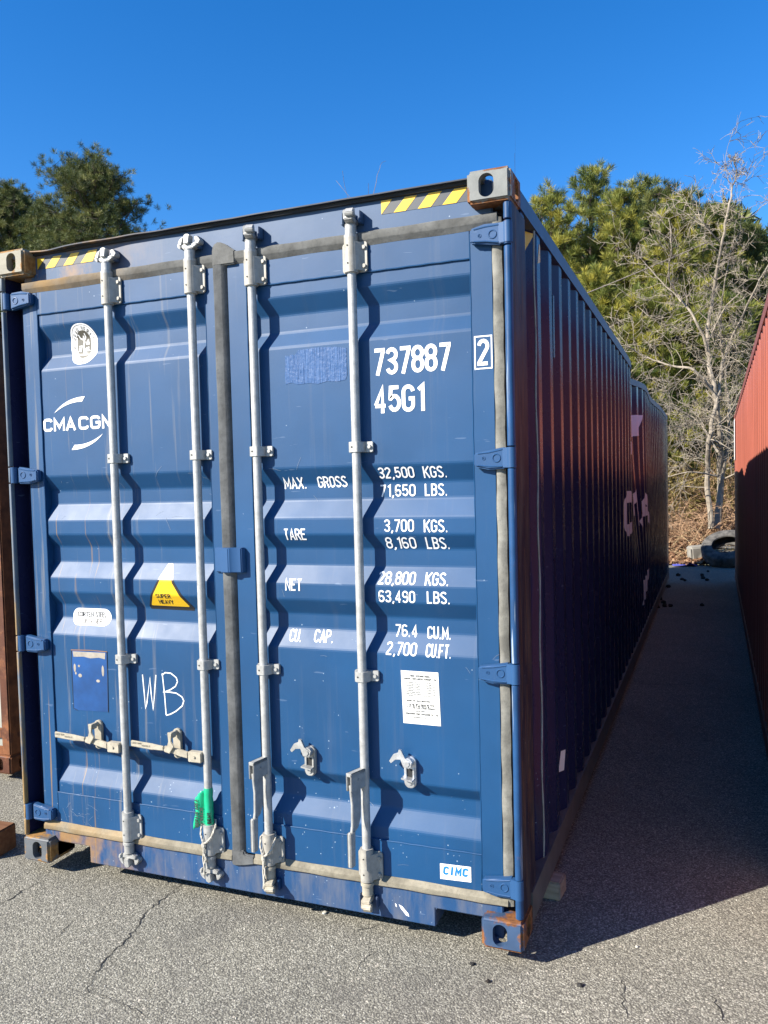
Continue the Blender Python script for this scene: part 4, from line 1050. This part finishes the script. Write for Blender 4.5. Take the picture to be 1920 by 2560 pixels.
for k in range(700):
    x, y = rr.uniform(-.6, 4.2), rr.uniform(-1.9, 1.2) if k < 600 else rr.uniform(1.2, 8)
    s_ = rr.uniform(.0015, .0045); n = 5; a0 = rr.uniform(0, 6)
    gm.add([(x + s_ * math.cos(a0 + i * 1.2566) * rr.uniform(.7, 1.2), y + s_ * math.sin(a0 + i * 1.2566) * rr.uniform(.7, 1.2), 0) for i in range(5)] + [(x, y, s_ * 1.1)], [(i, (i + 1) % 5, 5) for i in range(5)])
tag(gm.build('grit', M['pebb']), kind='stuff')

# ------------------------------------------------------------------ alley end: tyres, litter
def rubber():
    b = NB('old_tyre_rubber'); n = b.noise(8, 4); c = b.mix(b.ramp(n, (.35, 0), (.7, 1)), (.04, .039, .038), (.15, .142, .13)); b.bump(b.noise(30, 3), .3, .005); return b.fin(c, .8, 0, .3)
M['rubber'] = rubber()
def tyre(loc, rot, Rr, wd, label, rim=.55):
    t = empty('tyre', loc, label, 'tyre'); t.rotation_euler = rot
    prof = [(rim, -.38), (rim * 1.03, -.47), (.70, -.53), (.86, -.52), (.955, -.44), (.985, -.36), (1.0, -.18), (1.0, .18), (.985, .36), (.955, .44), (.86, .52), (.70, .53), (rim * 1.03, .47), (rim, .38), (rim * 1.06, .30), (.80, .40), (.93, .30), (.94, 0), (.93, -.30), (.80, -.40), (rim * 1.06, -.30)]
    m = MB(); n = 72; k = len(prof); vs = []
    for i in range(n):
        a = 2 * math.pi * i / n
        for j, (r, z) in enumerate(prof):
            rr_ = r * Rr * (1 - (.018 if r > .97 and i % 3 == 0 else 0)); vs.append((rr_ * math.cos(a), rr_ * math.sin(a), z * wd))
    m.add(vs, [(i * k + j, ((i + 1) % n) * k + j, ((i + 1) % n) * k + (j + 1) % k, i * k + (j + 1) % k) for i in range(n) for j in range(k)])
    m.build('tyre_carcass', M['rubber'], t, smooth=True); return t
tyre((3.45, 15.12, .36), (R(33), R(-9), 0), .51, .28, 'large worn tyre leaning tilted at the end of the alley')
m = MB(); m.box(-.17, .17, -.14, .14, 0, .34)
o = m.build('concrete_chunk', plain('weathered_concrete', (.22, .21, .185), .9, .25, 6, bump=.6), None, bevel=.03, seg=2, loc=(2.86, 15.72, .03)); o.rotation_euler = (R(4), R(-5), R(24)); tag(o, 'pale grey concrete chunk standing left of the leaning tyre', 'concrete chunk')
for v in o.data.vertices: v.co += Vector((rnd.gauss(0, .012), rnd.gauss(0, .012), rnd.gauss(0, .010)))
tyre((3.44, 15.72, .19), (R(3), R(4), 0), .52, .27, 'worn tyre lying flat beneath the leaning tyre')
M['paper_b'] = plain('blue_wrapper', (.10, .12, .50), .4, .2, 20); M['paper_w'] = plain('white_litter', (.68, .68, .70), .5, .1, 20)
def litter(name, u, v, sx, sy, mat, label, seed, h=.05):
    x, y = gpx(u, v); q = random.Random(seed); m = MB(); n = 7
    vs = [(sx * (i / n - .5) + q.gauss(0, sx * .03), sy * (j / n - .5) + q.gauss(0, sy * .03), abs(q.gauss(.01, h * .5)) + .004) for j in range(n + 1) for i in range(n + 1)]
    m.add(vs, [(j * (n + 1) + i, j * (n + 1) + i + 1, (j + 1) * (n + 1) + i + 1, (j + 1) * (n + 1) + i) for j in range(n) for i in range(n)])
    tag(m.build(name, mat, None, loc=(x, y, 0)), label, 'litter')
litter('crumpled_wrapper', 1712, 1412, .50, .8, M['paper_b'], 'crumpled blue and white wrapper at the far end of the alley', 1, .06)
litter('paper_scrap', 1690, 1402, .34, .5, M['paper_w'], 'white paper scrap lying against the leaf litter behind the blue wrapper', 2, .09)
litter('paper_scrap', 1803, 1414, .20, .25, M['paper_w'], 'flat white scrap in front of the leaning tyre', 3, .02)
litter('plastic_bag', 1675, 1375, .35, .3, M['paper_w'], 'white plastic bag in the leaves by the far corner of the blue container', 4, .14)
m = MB(); x, y = gpx(1824, 1411)
m.tube([(0, 0, .05), (.05, .0, .06), (.10, .01, .06), (.2, .02, .055), (.24, .02, .05), (.27, .02, .045)], [.03, .055, .058, .055, .03, .018], 14); tag(m.build('plastic_bottle', M['paper_w'], None, smooth=True, loc=(x - .1, y, 0)), 'crushed pale plastic bottle in front of the leaning tyre', 'bottle')
m = MB()
for k in range(9): m.tube([(3.2 + .08 * k, 14.98 + rr.uniform(-.1, .1), .33 + rr.uniform(-.03, .05)), (3.3 + .06 * k, 15.2, .30 + rr.uniform(0, .08)), (3.45 + .05 * k, 15.3 + rr.uniform(-.1, .2), .32)], .012, 5)
tag(m.build('dead_reeds', plain('pale_reeds', (.42, .36, .22), .8, .2)), 'pale dead stems lying in the hole of the leaning tyre', 'dead stems')

# ------------------------------------------------------------------ vegetation
def np_mesh(name, V, F, mats, mi=None, tint=None, parent=None, smooth=False):
    me = bpy.data.meshes.new(name); n, k = F.shape
    me.vertices.add(len(V)); me.vertices.foreach_set('co', V.astype(np.float32).ravel())
    me.loops.add(n * k); me.loops.foreach_set('vertex_index', F.astype(np.int32).ravel())
    me.polygons.add(n); me.polygons.foreach_set('loop_start', np.arange(0, n * k, k, dtype=np.int32)); me.polygons.foreach_set('loop_total', np.full(n, k, np.int32))
    for m_ in mats: me.materials.append(m_)
    if mi is not None: me.polygons.foreach_set('material_index', mi.astype(np.int32))
    if tint is not None:
        a = me.attributes.new('tint', 'FLOAT', 'FACE'); a.data.foreach_set('value', tint.astype(np.float32))
    me.update(calc_edges=True); me.validate()
    if smooth: me.polygons.foreach_set('use_smooth', np.ones(n, bool))
    o = bpy.data.objects.new(name, me); S.collection.objects.link(o)
    if parent: o.parent = parent
    return o
def leaf_mat(name, a, bb, c_, rough=.55):
    b = NB(name); at = b.n('ShaderNodeAttribute'); at.attribute_name = 'tint'
    col = b.ramp(at.outputs['Fac'], (0, a), (.5, bb), (1, c_)); m_ = b.fin(col, rough, 0, .3)
    tr = b.n('ShaderNodeBsdfTranslucent'); b.put(tr.inputs[0], col); ms = b.n('ShaderNodeMixShader'); ms.inputs[0].default_value = .12
    b.t.links.new(b.p.outputs[0], ms.inputs[1]); b.t.links.new(tr.outputs[0], ms.inputs[2]); b.t.links.new(ms.outputs[0], b.out.inputs[0]); return m_
M['needle_y'] = leaf_mat('yellow_green_needles', (.048, .082, .017), (.185, .20, .038), (.38, .34, .060))
M['needle_d'] = leaf_mat('dark_green_needles', (.03, .05, .016), (.085, .11, .030), (.19, .195, .055))
M['needle_m'] = leaf_mat('mid_green_needles', (.05, .08, .018), (.15, .18, .038), (.30, .29, .06))
M['needle_o'] = leaf_mat('olive_brown_leaves', (.09, .07, .022), (.18, .145, .045), (.30, .235, .08))
M['bark_pine'] = plain('pine_bark', (.075, .055, .042), .9, .35, 9, bump=.5)
M['bark_pale'] = plain('pale_bark', (.235, .20, .155), .85, .35, 7, bump=.4)
M['twig_grey'] = plain('grey_twig', (.17, .145, .13), .9, .2)
M['stem_tan'] = plain('dry_tan_stem', (.36, .27, .15), .85, .25, 5)

def tufts(C, D, rs, nn, ln, wd, cone):
    """C centres, D axes (unit), nn needles each"""
    n = len(C); D = D / np.linalg.norm(D, axis=1, keepdims=True)
    r = rs.normal(size=(n, nn, 3)); r /= np.linalg.norm(r, axis=2, keepdims=True)
    dirs = D[:, None, :] * (1 - cone) + r * cone * 1.15; dirs /= np.linalg.norm(dirs, axis=2, keepdims=True)
    L = ln * rs.uniform(.7, 1.15, (n, nn, 1))
    side = np.cross(dirs, rs.normal(size=(n, nn, 3))); side /= np.linalg.norm(side, axis=2, keepdims=True)
    base = C[:, None, :] + D[:, None, :] * rs.uniform(-.55, .05, (n, nn, 1)) * ln
    mid = base + dirs * L * .55; tip = base + dirs * L
    V = np.stack([base, mid + side * wd * .5, tip, mid - side * wd * .5], axis=2).reshape(-1, 3)
    F = np.arange(n * nn * 4).reshape(-1, 4)
    return V, F
def pine(name, label, group, base, H, R0, cb, shape, nb, nt, seed, ln=.26, wd=.022, nn=30, mat='needle_y', lean=(0, 0), cone=.72, upturn=.6, clump=.55, trunk_r=.16):
    rs = np.random.RandomState(seed); q = random.Random(seed)
    root = empty(name, base, label, 'tree', group)
    tr = MB(); tp = []
    for k in range(9):
        t = k / 8; tp.append((lean[0] * t * t + .12 * math.sin(t * 5 + seed), lean[1] * t + .10 * math.cos(t * 4 + seed), H * t * .98))
    tr.tube(tp, [trunk_r * (1 - .9 * k / 8) + .012 for k in range(9)], 8)
    tpa = np.array(tp); C = []; D = []; T = []
    for i in range(nb):
        t = cb + (1 - cb) * ((i + q.random()) / nb); az = i * 2.39996 + q.uniform(-.5, .5)
        tt = (t - cb) / (1 - cb); L = R0 * shape(tt) * q.uniform(.68, 1.04)
        p0 = np.array([np.interp(t * 8, range(9), tpa[:, k]) for k in range(3)])
        el = q.uniform(-.10, .30) + .75 * tt ** 2
        d = np.array([math.cos(az) * math.cos(el), math.sin(az) * math.cos(el), math.sin(el)])
        pts = [p0]
        for k in range(4):
            d = d + np.array([q.gauss(0, .14), q.gauss(0, .14), upturn * .16 + q.gauss(0, .06)]); d /= np.linalg.norm(d); pts.append(pts[-1] + d * L / 4)
        tr.tube([tuple(p) for p in pts], [max(.010, .055 * (L / max(R0, .1)) * (1 - .85 * k / 4)) for k in range(5)], 4, cap=False)
        P = np.array(pts)
        m_ = max(3, int(nt * (.35 + .65 * L / R0)))
        for k in range(m_):
            s_ = 4 * (1 - (q.random() ** 1.5) * .72); p = np.array([np.interp(s_, range(5), P[:, a]) for a in range(3)])
            off = rs.normal(size=3) * clump * (.22 + .16 * L); off[2] = abs(off[2]) * .7 - .08
            c_ = p + off; C.append(c_); dd = off * 1.3 + d * .35 + np.array([0, 0, upturn]) + rs.normal(size=3) * .18; D.append(dd)
            if k % 3 == 0: tr.tube([tuple(p), tuple(p + off * .6 + np.array([0, 0, -.03])), tuple(c_)], [.012, .009, .006], 3, cap=False)
    C = np.array(C); D = np.array(D)
    V, F = tufts(C, D, rs, nn, ln, wd, cone)
    tint = np.repeat(np.clip(rs.normal(.5, .32, len(C)), 0, 1), nn)
    tr.build('trunk', M['bark_pine'], root, fix=False, smooth=True)
    np_mesh('crown', V, F, [M[mat]], tint=tint, parent=root)
    return root
young = lambda t: (1 - t) ** .55 * (.55 + .45 * min(1, t * 5 + .2)) + .06
mature = lambda t: math.sqrt(max(0, 1 - (2 * t - .92) ** 2)) * .95 + .12
def at_ray(sx, dist): return CAM_LOC.x + sx * dist, CAM_LOC.y + dist
SP_ = [  # slope x, slope z of the top, distance, radius, material, word
    (-.171, .352, 25, 1.9, 'needle_y', 'leftmost of the pine row, rising right behind the container roof edge'),
    (-.124, .372, 27, 2.2, 'needle_m', 'tallest pine of the row, with a dense bushy top'),
    (-.096, .340, 25.5, 1.9, 'needle_y', 'yellow-green pine just right of the tallest one in the row'),
    (-.074, .352, 28, 1.9, 'needle_m', 'pine with a narrow bushy top, third peak of the row'),
    (-.054, .338, 27, 1.6, 'needle_d', 'darker slim pine with a pointed tip in the middle of the row'),
    (-.040, .310, 24.5, 2.1, 'needle_y', 'broad yellow-green pine in front of the pointed dark one'),
    (-.018, .326, 27, 1.9, 'needle_y', 'yellow-green pine left of the bare tree top'),
    (.012, .306, 28, 2.0, 'needle_m', 'mid green pine directly behind the bare tree'),
    (.048, .278, 29, 2.2, 'needle_d', 'shorter dark pine right of the bare tree, above the red container'),
    (-.125, .245, 22.5, 1.9, 'needle_y', 'short yellow-green pine low in front of the row, nearest the blue roof edge'),
    (-.075, .215, 22.5, 1.9, 'needle_y', 'short yellow-green pine low in front of the row, by the bare branches'),
    (-.030, .185, 23, 1.9, 'needle_y', 'small yellow-green pine behind the lower bare branches'),
    (.020, .20, 24, 2.0, 'needle_m', 'small mid green pine behind the bare tree trunk'),
    (.085, .235, 31, 2.6, 'needle_d', 'dark pine mostly hidden behind the red container')]
for i, (sx, sz, dist, R0, mt, wd_) in enumerate(SP_):
    x, y = at_ray(sx, dist); z0 = bank_z(x, y) - .1; H = CAM_LOC.z + sz * dist - z0
    pine('pine_tree', wd_, 'pines in a row behind the alley', (x, y, z0), H, R0, .06 if H < 8 else .10, young, int(50 + H * 6), 11, 100 + i, mat=mt, nn=72, ln=.25, wd=.0125, clump=.80, cone=.44)
LP_ = [(-.868, .492, 30, 2.75, 'needle_d', 'big round-crowned pine rising behind the left end of the blue container', .56, 15),
       (-.935, .430, 31, 2.2, 'needle_d', 'lower dark pine filling in left of the big round-crowned pine', .55, 13),
       (-1.03, .488, 31, 2.5, 'needle_d', 'tall pine cut by the left edge of the picture', .52, 15),
       (-.79, .372, 32, 2.0, 'needle_m', 'low spreading pine at the right foot of the big round-crowned pine', .55, 12)]
for i, (sx, sz, dist, R0, mt, wd_, cb, nt) in enumerate(LP_):
    x, y = at_ray(sx, dist); z0 = bank_z(x, y); H = CAM_LOC.z + sz * dist - z0
    pine('pine_tree', wd_, 'pines behind the left corner', (x, y, z0), H, R0, cb, mature, 120, nt * 2, 300 + i, mat=mt, nn=60, ln=.25, wd=.0125, clump=.70, cone=.50, trunk_r=.22)
x, y = at_ray(-.315, 34); pine('pine_tree', 'far pine showing only its tip above the middle of the container roof', None, (x, y, .9), CAM_LOC.z + .342 * 34 - .9, 1.1, .5, young, 40, 6, 401, mat='needle_d', nn=22)
# darker wood closing the view behind the row
rs = np.random.RandomState(5); C = []; D = []
for k in range(7000):
    sx = rs.uniform(-.20, .16); dist = rs.uniform(33, 38); top = .285 + .02 * math.sin(sx * 60) - .25 * max(0, sx - .0)
    x, y = at_ray(sx, dist); C.append((x, y, bank_z(x, y) + rs.uniform(0, 1) ** .8 * (CAM_LOC.z + top * dist - 1.2))); D.append(rs.normal(size=3) * .5 + (0, -.2, .7))
V, F = tufts(np.array(C), np.array(D), rs, 12, .55, .09, .7)
tag(np_mesh('distant_wood', V, F, [M['needle_d']], tint=np.repeat(np.clip(rs.normal(.35, .2, len(C)), 0, 1), 12)), kind='stuff')

# bare trees
def bare(name, label, base, stems, seed, r0, depth, mat, rmin=.007, group=None, droop=.0, kids=(3, 5), wig=.18):
    q = random.Random(seed); root = empty(name, base, label, 'tree', group); T = MB(); Bm_ = MB()
    def grow(p, d, L, r, lev):
        n = 6 if lev < 2 else 5; pts = [p]; dd = d.copy()
        for k in range(n):
            up = .10 if lev < 1 else (.03 - droop * (lev > 1))
            dd = (dd + Vector((q.gauss(0, wig * (.42 if lev == 0 else 1)), q.gauss(0, wig * (.42 if lev == 0 else 1)), q.gauss(up, wig * .7)))).normalized(); pts.append(pts[-1] + dd * L / n)
        rad = [max(rmin * .6, r * (1 - .62 * k / n)) for k in range(n + 1)]
        (T if lev == 0 else Bm_).tube(pts, rad, 8 if lev == 0 else 5 if lev < 3 else 3, cap=False)
        if lev >= depth: return
        nk = q.randint(*kids) + (5 if lev == 0 else 1 if lev == 1 else 0)
        for k in range(nk):
            t = q.uniform(.22 if lev == 0 else .15, 1.0); i = min(n - 1, int(t * n)); f = t * n - i; pp = pts[i].lerp(pts[i + 1], f)
            ax = (pts[i + 1] - pts[i]).normalized(); perp = ax.orthogonal().normalized(); perp.rotate(Quaternion(ax, q.uniform(0, 6.283)))
            ang = q.uniform(.6, 1.25) if lev else q.uniform(.75, 1.45)
            nd = (ax * math.cos(ang) + perp * math.sin(ang)).normalized()
            grow(pp, nd, L * q.uniform(.34, .62) * (1.0 if lev else (1.15 - .6 * t)), max(rmin, r * (1 - .6 * t) * q.uniform(.38, .62)), lev + 1)
        grow(pts[-1], dd, L * .5, max(rmin, rad[-1]), lev + 1)
    for off, d, L, r in stems: grow(Vector(off), Vector(d).normalized(), L, r, 0)
    T.build('trunk', M[mat], root, fix=False, smooth=True); Bm_.build('branches', M[mat], root, fix=False)
    return root
def limb_pt(u, v, dist):
    d_ = Rm.transposed() @ Vector(((u - 978.87) / 2018.34, (v - 1305.63) / 2018.34, 1)); return CAM_LOC + d_ * (dist / d_.y)
def grown_tree(name, label, limbs, seed, mat, depth=3, kids=(3, 5), L0=1.55, rmin=.0058, wig=.20, per=7.6):
    q = random.Random(seed); base = limb_pt(*limbs[0][0][0], limbs[0][2]); base.z = bank_z(base.x, base.y) - .1
    root = empty(name, base, label, 'tree'); T = MB(); B_ = MB()
    def twig(p, d, L, r, lev):
        n = 5; pts = [p]; dd = d.copy(); g = q.gauss(0, .10)
        for k in range(n): dd = (dd + Vector((q.gauss(0, wig), q.gauss(0, wig), q.gauss(g - .02, wig * .7)))).normalized(); pts.append(pts[-1] + dd * L / n)
        B_.tube(pts, [max(rmin * .55, r * (1 - .68 * k / n)) for k in range(n + 1)], 4 if lev < 2 else 3, cap=False)
        if lev >= depth: return
        for k in range(q.randint(*kids)):
            t = q.uniform(.2, 1.0); i = min(n - 1, int(t * n)); pp = pts[i].lerp(pts[i + 1], t * n - i); ax = (pts[i + 1] - pts[i]).normalized(); pr = ax.orthogonal().normalized(); pr.rotate(Quaternion(ax, q.uniform(0, 6.283))); an = q.uniform(.5, 1.2)
            twig(pp, (ax * math.cos(an) + pr * math.sin(an)).normalized(), L * q.uniform(.32, .62), max(rmin, r * (1 - .6 * t) * q.uniform(.45, .7)), lev + 1)
    for k, (px, (r0, r1), dist) in enumerate(limbs):
        ctl = [limb_pt(u, v, dist + (.35 * math.sin(i * 1.7 + k) if i else 0)) - base for i, (u, v) in enumerate(px)]; pts = []
        for i in range(len(ctl) - 1):
            p0, p1, p2, p3 = ctl[max(i - 1, 0)], ctl[i], ctl[i + 1], ctl[min(i + 2, len(ctl) - 1)]
            for j in range(5):
                t = j / 5; pts.append(.5 * ((2 * p1) + (p2 - p0) * t + (2 * p0 - 5 * p1 + 4 * p2 - p3) * t * t + (3 * p1 - p0 - 3 * p2 + p3) * t ** 3) + Vector((q.gauss(0, .012), q.gauss(0, .012), 0)))
        pts.append(ctl[-1]); n = len(pts); rad = [.80 * (r0 + (r1 - r0) * (i / (n - 1)) ** .8) * q.uniform(.93, 1.07) for i in range(n)]
        (T if k < 3 else B_).tube(pts, rad, 9, cap=False)
        ln = sum((pts[i + 1] - pts[i]).length for i in range(n - 1))
        for j in range(int(ln * per)):
            t = q.uniform(.10 if k < 3 else .08, 1) * (n - 1); i = min(n - 2, int(t)); pp = pts[i].lerp(pts[i + 1], t - i); f = 1 - t / (n - 1)
            ax = (pts[i + 1] - pts[i]).normalized(); pr = ax.orthogonal().normalized(); pr.rotate(Quaternion(ax, q.uniform(0, 6.283))); an = q.uniform(.7, 1.4)
            twig(pp, (ax * math.cos(an) + pr * math.sin(an)).normalized(), L0 * q.uniform(.45, 1.1) * (.16 + .84 * f if k < 3 else .75), max(.007, .36 * rad[i] * q.uniform(.5, 1)), 1)
    T.build('trunk', M[mat], root, fix=False, smooth=True); B_.build('branches', M[mat], root, fix=False)
    return root
grown_tree('bare_tree', 'leafless pale-barked tree with several stems and tangled twigs in front of the pines', [
    ([(1792, 1322), (1800, 1200), (1800, 1090), (1782, 960), (1768, 850), (1782, 740), (1806, 600), (1822, 510), (1838, 440), (1836, 395)], (.105, .010), 19.5),
    ([(1778, 1322), (1768, 1190), (1776, 1080), (1796, 980), (1812, 890), (1852, 800), (1900, 700), (1935, 640)], (.085, .012), 19.3),
    ([(1796, 1322), (1812, 1160), (1822, 1040), (1812, 930), (1800, 830), (1812, 700), (1835, 600)], (.060, .010), 19.9),
    ([(1785, 985), (1735, 925), (1680, 915), (1610, 890), (1560, 860)], (.050, .010), 19.2),
    ([(1775, 890), (1740, 800), (1700, 745), (1672, 690), (1680, 600), (1672, 545)], (.045, .008), 19.4),
    ([(1705, 755), (1640, 690), (1600, 640)], (.026, .007), 19.4), ([(1796, 1130), (1740, 1050), (1650, 1010), (1590, 1000)], (.036, .008), 19.0),
    ([(1800, 1060), (1850, 1000), (1910, 960)], (.034, .008), 19.6), ([(1770, 850), (1820, 760), (1870, 720)], (.035, .008), 19.6),
    ([(1790, 1190), (1720, 1180), (1650, 1200)], (.030, .008), 19.1), ([(1806, 610), (1760, 560), (1735, 500)], (.022, .006), 19.5), ([(1822, 520), (1870, 545), (1920, 500)], (.020, .006), 19.5), ([(1832, 450), (1815, 420), (1805, 400)], (.010, .005), 19.5)],
    5, 'bark_pale')
for sx, dist, h, sd_, lb in ((-1.0, 26, 3.0, 31, 'grey leafless shrub tree peeking over the rusty header at far left'), (-.93, 25, 2.9, 32, 'grey leafless shrub tree left of the round pine, second along the roof edge'), (-1.06, 27, 3.2, 33, 'grey leafless shrub tree cut by the left picture edge')):
    x, y = at_ray(sx, dist); z0 = bank_z(x, y)
    bare('bare_shrub', lb, (x, y, z0 + 3.2), [((q_, 0, -3.2), (q_ * .5, 0, 1), h + 2.6, .07) for q_ in (-.5, 0, .6)], sd_, .07, 3, 'twig_grey', .012, 'bare shrubs behind the left corner')
x, y = at_ray(-.437, 30); bare('bare_shrub', 'bare twig tips of a far tree showing above the middle of the roof', (x, y, 1), [((0, 0, 0), (0, 0, 1), 9.6, .08)], 44, .08, 2, 'twig_grey', .012)

# dry brush and leaves on the bank
q = random.Random(77); m = MB()
for k in range(900):
    x, y = q.uniform(1.2, 6.0), 15.6 + 4.6 * q.random(); z = bank_z(x, y); a = q.uniform(0, 6.28); L = q.uniform(.35, 1.25); el = q.uniform(.05, 1.1)
    p = Vector((x, y, z)); d_ = Vector((math.cos(a) * math.cos(el), math.sin(a) * math.cos(el), math.sin(el))); pts = [p]
    for j in range(5): d_ = (d_ + Vector((q.gauss(0, .18), q.gauss(0, .18), -.20))).normalized(); pts.append(pts[-1] + d_ * L / 5)
    m.tube(pts, [q.uniform(.005, .010) * (1 - .1 * j) for j in range(6)], 3, cap=False)
tag(m.build('dry_brush', M['stem_tan'], fix=False), kind='stuff')
m = MB()
for k in range(3600):
    x, y = q.uniform(1.6, 5.6), 16.6 + 4.4 * q.random(); z = bank_z(x, y); a = q.uniform(0, 6.28); L = q.uniform(.6, 2.1) * (.6 + .4 * min(1, max(0, (x - 2.2) / 1.5))); el = q.uniform(.3, 1.35)
    p = Vector((x, y, z)); d_ = Vector((math.cos(a) * math.cos(el), math.sin(a) * math.cos(el), math.sin(el))); pts = [p]
    for j in range(6): d_ = (d_ + Vector((q.gauss(0, .2), q.gauss(0, .2), -.22))).normalized(); pts.append(pts[-1] + d_ * L / 6)
    m.tube(pts, [q.uniform(.005, .0095) * (1 - .1 * j) for j in range(7)], 3, cap=False)
    for j in range(3):
        pp = pts[q.randint(2, 6)]; m.tube([pp, pp + Vector((q.gauss(0, .08), q.gauss(0, .08), q.gauss(0, .06)))], [.004, .003], 3, cap=False)
for k in range(700):
    x, y = q.gauss(3.25, .55), q.gauss(18.6, .6); z = bank_z(x, y); a = q.uniform(0, 6.28); L = q.uniform(.7, 2.3); el = q.uniform(.5, 1.4)
    p = Vector((x, y, z)); d_ = Vector((math.cos(a) * math.cos(el), math.sin(a) * math.cos(el), math.sin(el))); pts = [p]
    for j in range(6): d_ = (d_ + Vector((q.gauss(0, .2), q.gauss(0, .2), -.16))).normalized(); pts.append(pts[-1] + d_ * L / 6)
    m.tube(pts, [q.uniform(.005, .009) * (1 - .1 * j) for j in range(7)], 3, cap=False)
tag(m.build('bramble_thicket', plain('reddish_dry_stem', (.37, .235, .14), .85, .35, 3), fix=False), kind='stuff')
rs = np.random.RandomState(8); n = 16000; X = rs.uniform(.5, 6.5, n); Y = 15.15 + 5.5 * rs.random_sample(n) ** 1.2
Z = np.array([bank_z(a, b_) for a, b_ in zip(X, Y)]) + rs.uniform(.005, .07, n)
nrm = rs.normal(size=(n, 3)) * .55 + np.array([0, -.2, .8]); nrm /= np.linalg.norm(nrm, axis=1, keepdims=True)
u_ = np.cross(nrm, rs.normal(size=(n, 3))); u_ /= np.linalg.norm(u_, axis=1, keepdims=True); v_ = np.cross(nrm, u_); s_ = rs.uniform(.03, .075, (n, 1)); c_ = np.stack([X, Y, Z], 1)
V = np.stack([c_ - u_ * s_, c_ - v_ * s_ * .55, c_ + u_ * s_ + nrm * s_ * .4, c_ + v_ * s_ * .55], 1).reshape(-1, 3)
M['leaf'] = leaf_mat('fallen_leaves', (.09, .040, .022), (.21, .115, .062), (.34, .22, .13), .8)
tag(np_mesh('leaf_litter', V, np.arange(n * 4).reshape(-1, 4), [M['leaf']], tint=rs.random_sample(n)), kind='stuff')
# yellowish bush on top of the bank
def bush(sx, dist, R0, H, seed, label, n=420, mat='needle_o'):
    rs = np.random.RandomState(seed); x, y = at_ray(sx, dist); root = empty('evergreen_shrub', (x, y, bank_z(x, y) - .05), label, 'shrub', 'low shrubs on the bank')
    d_ = rs.normal(size=(n, 3)); d_ /= np.linalg.norm(d_, axis=1, keepdims=True); d_[:, 2] = abs(d_[:, 2]); r = rs.uniform(.35, 1, (n, 1)) * (1 + .25 * np.sin(d_[:, :1] * 5 + d_[:, 1:2] * 4))
    C = d_ * r * np.array([R0, R0, H]); V, F = tufts(C, d_ + np.array([0, 0, .6]), rs, 22, .20, .022, .7)
    np_mesh('crown', V, F, [M[mat]], tint=np.repeat(np.clip(rs.normal(.55, .25, n), 0, 1), 22), parent=root)
    m = MB()
    for k in range(14): m.tube([(0, 0, 0), tuple(C[k] * .5), tuple(C[k])], [.02, .014, .006], 4, cap=False)
    m.build('stems', M['bark_pine'], root, fix=False)
bush(-.055, 21, 1.1, 1.5, 61, 'yellow-green shrub on the bank just right of the blue container end')
bush(-.012, 21.5, 1.0, 1.2, 62, 'olive shrub on the bank behind the bare tree base')
bush(.035, 21.5, 1.1, 1.6, 63, 'shrub on the bank beside the far edge of the red container')

# wire crossing in front of the pines
m = MB(); pts = []
for k in range(25):
    t = k / 24; pts.append((-6.5 + 9.6 * t, 17.0, 5.1 + 2.05 * t - .35 * math.sin(math.pi * t)))
m.tube(pts, .013, 5); tag(m.build('overhead_cable', M['twig_grey']), 'thin overhead cable stretched across in front of the pines', 'cable')
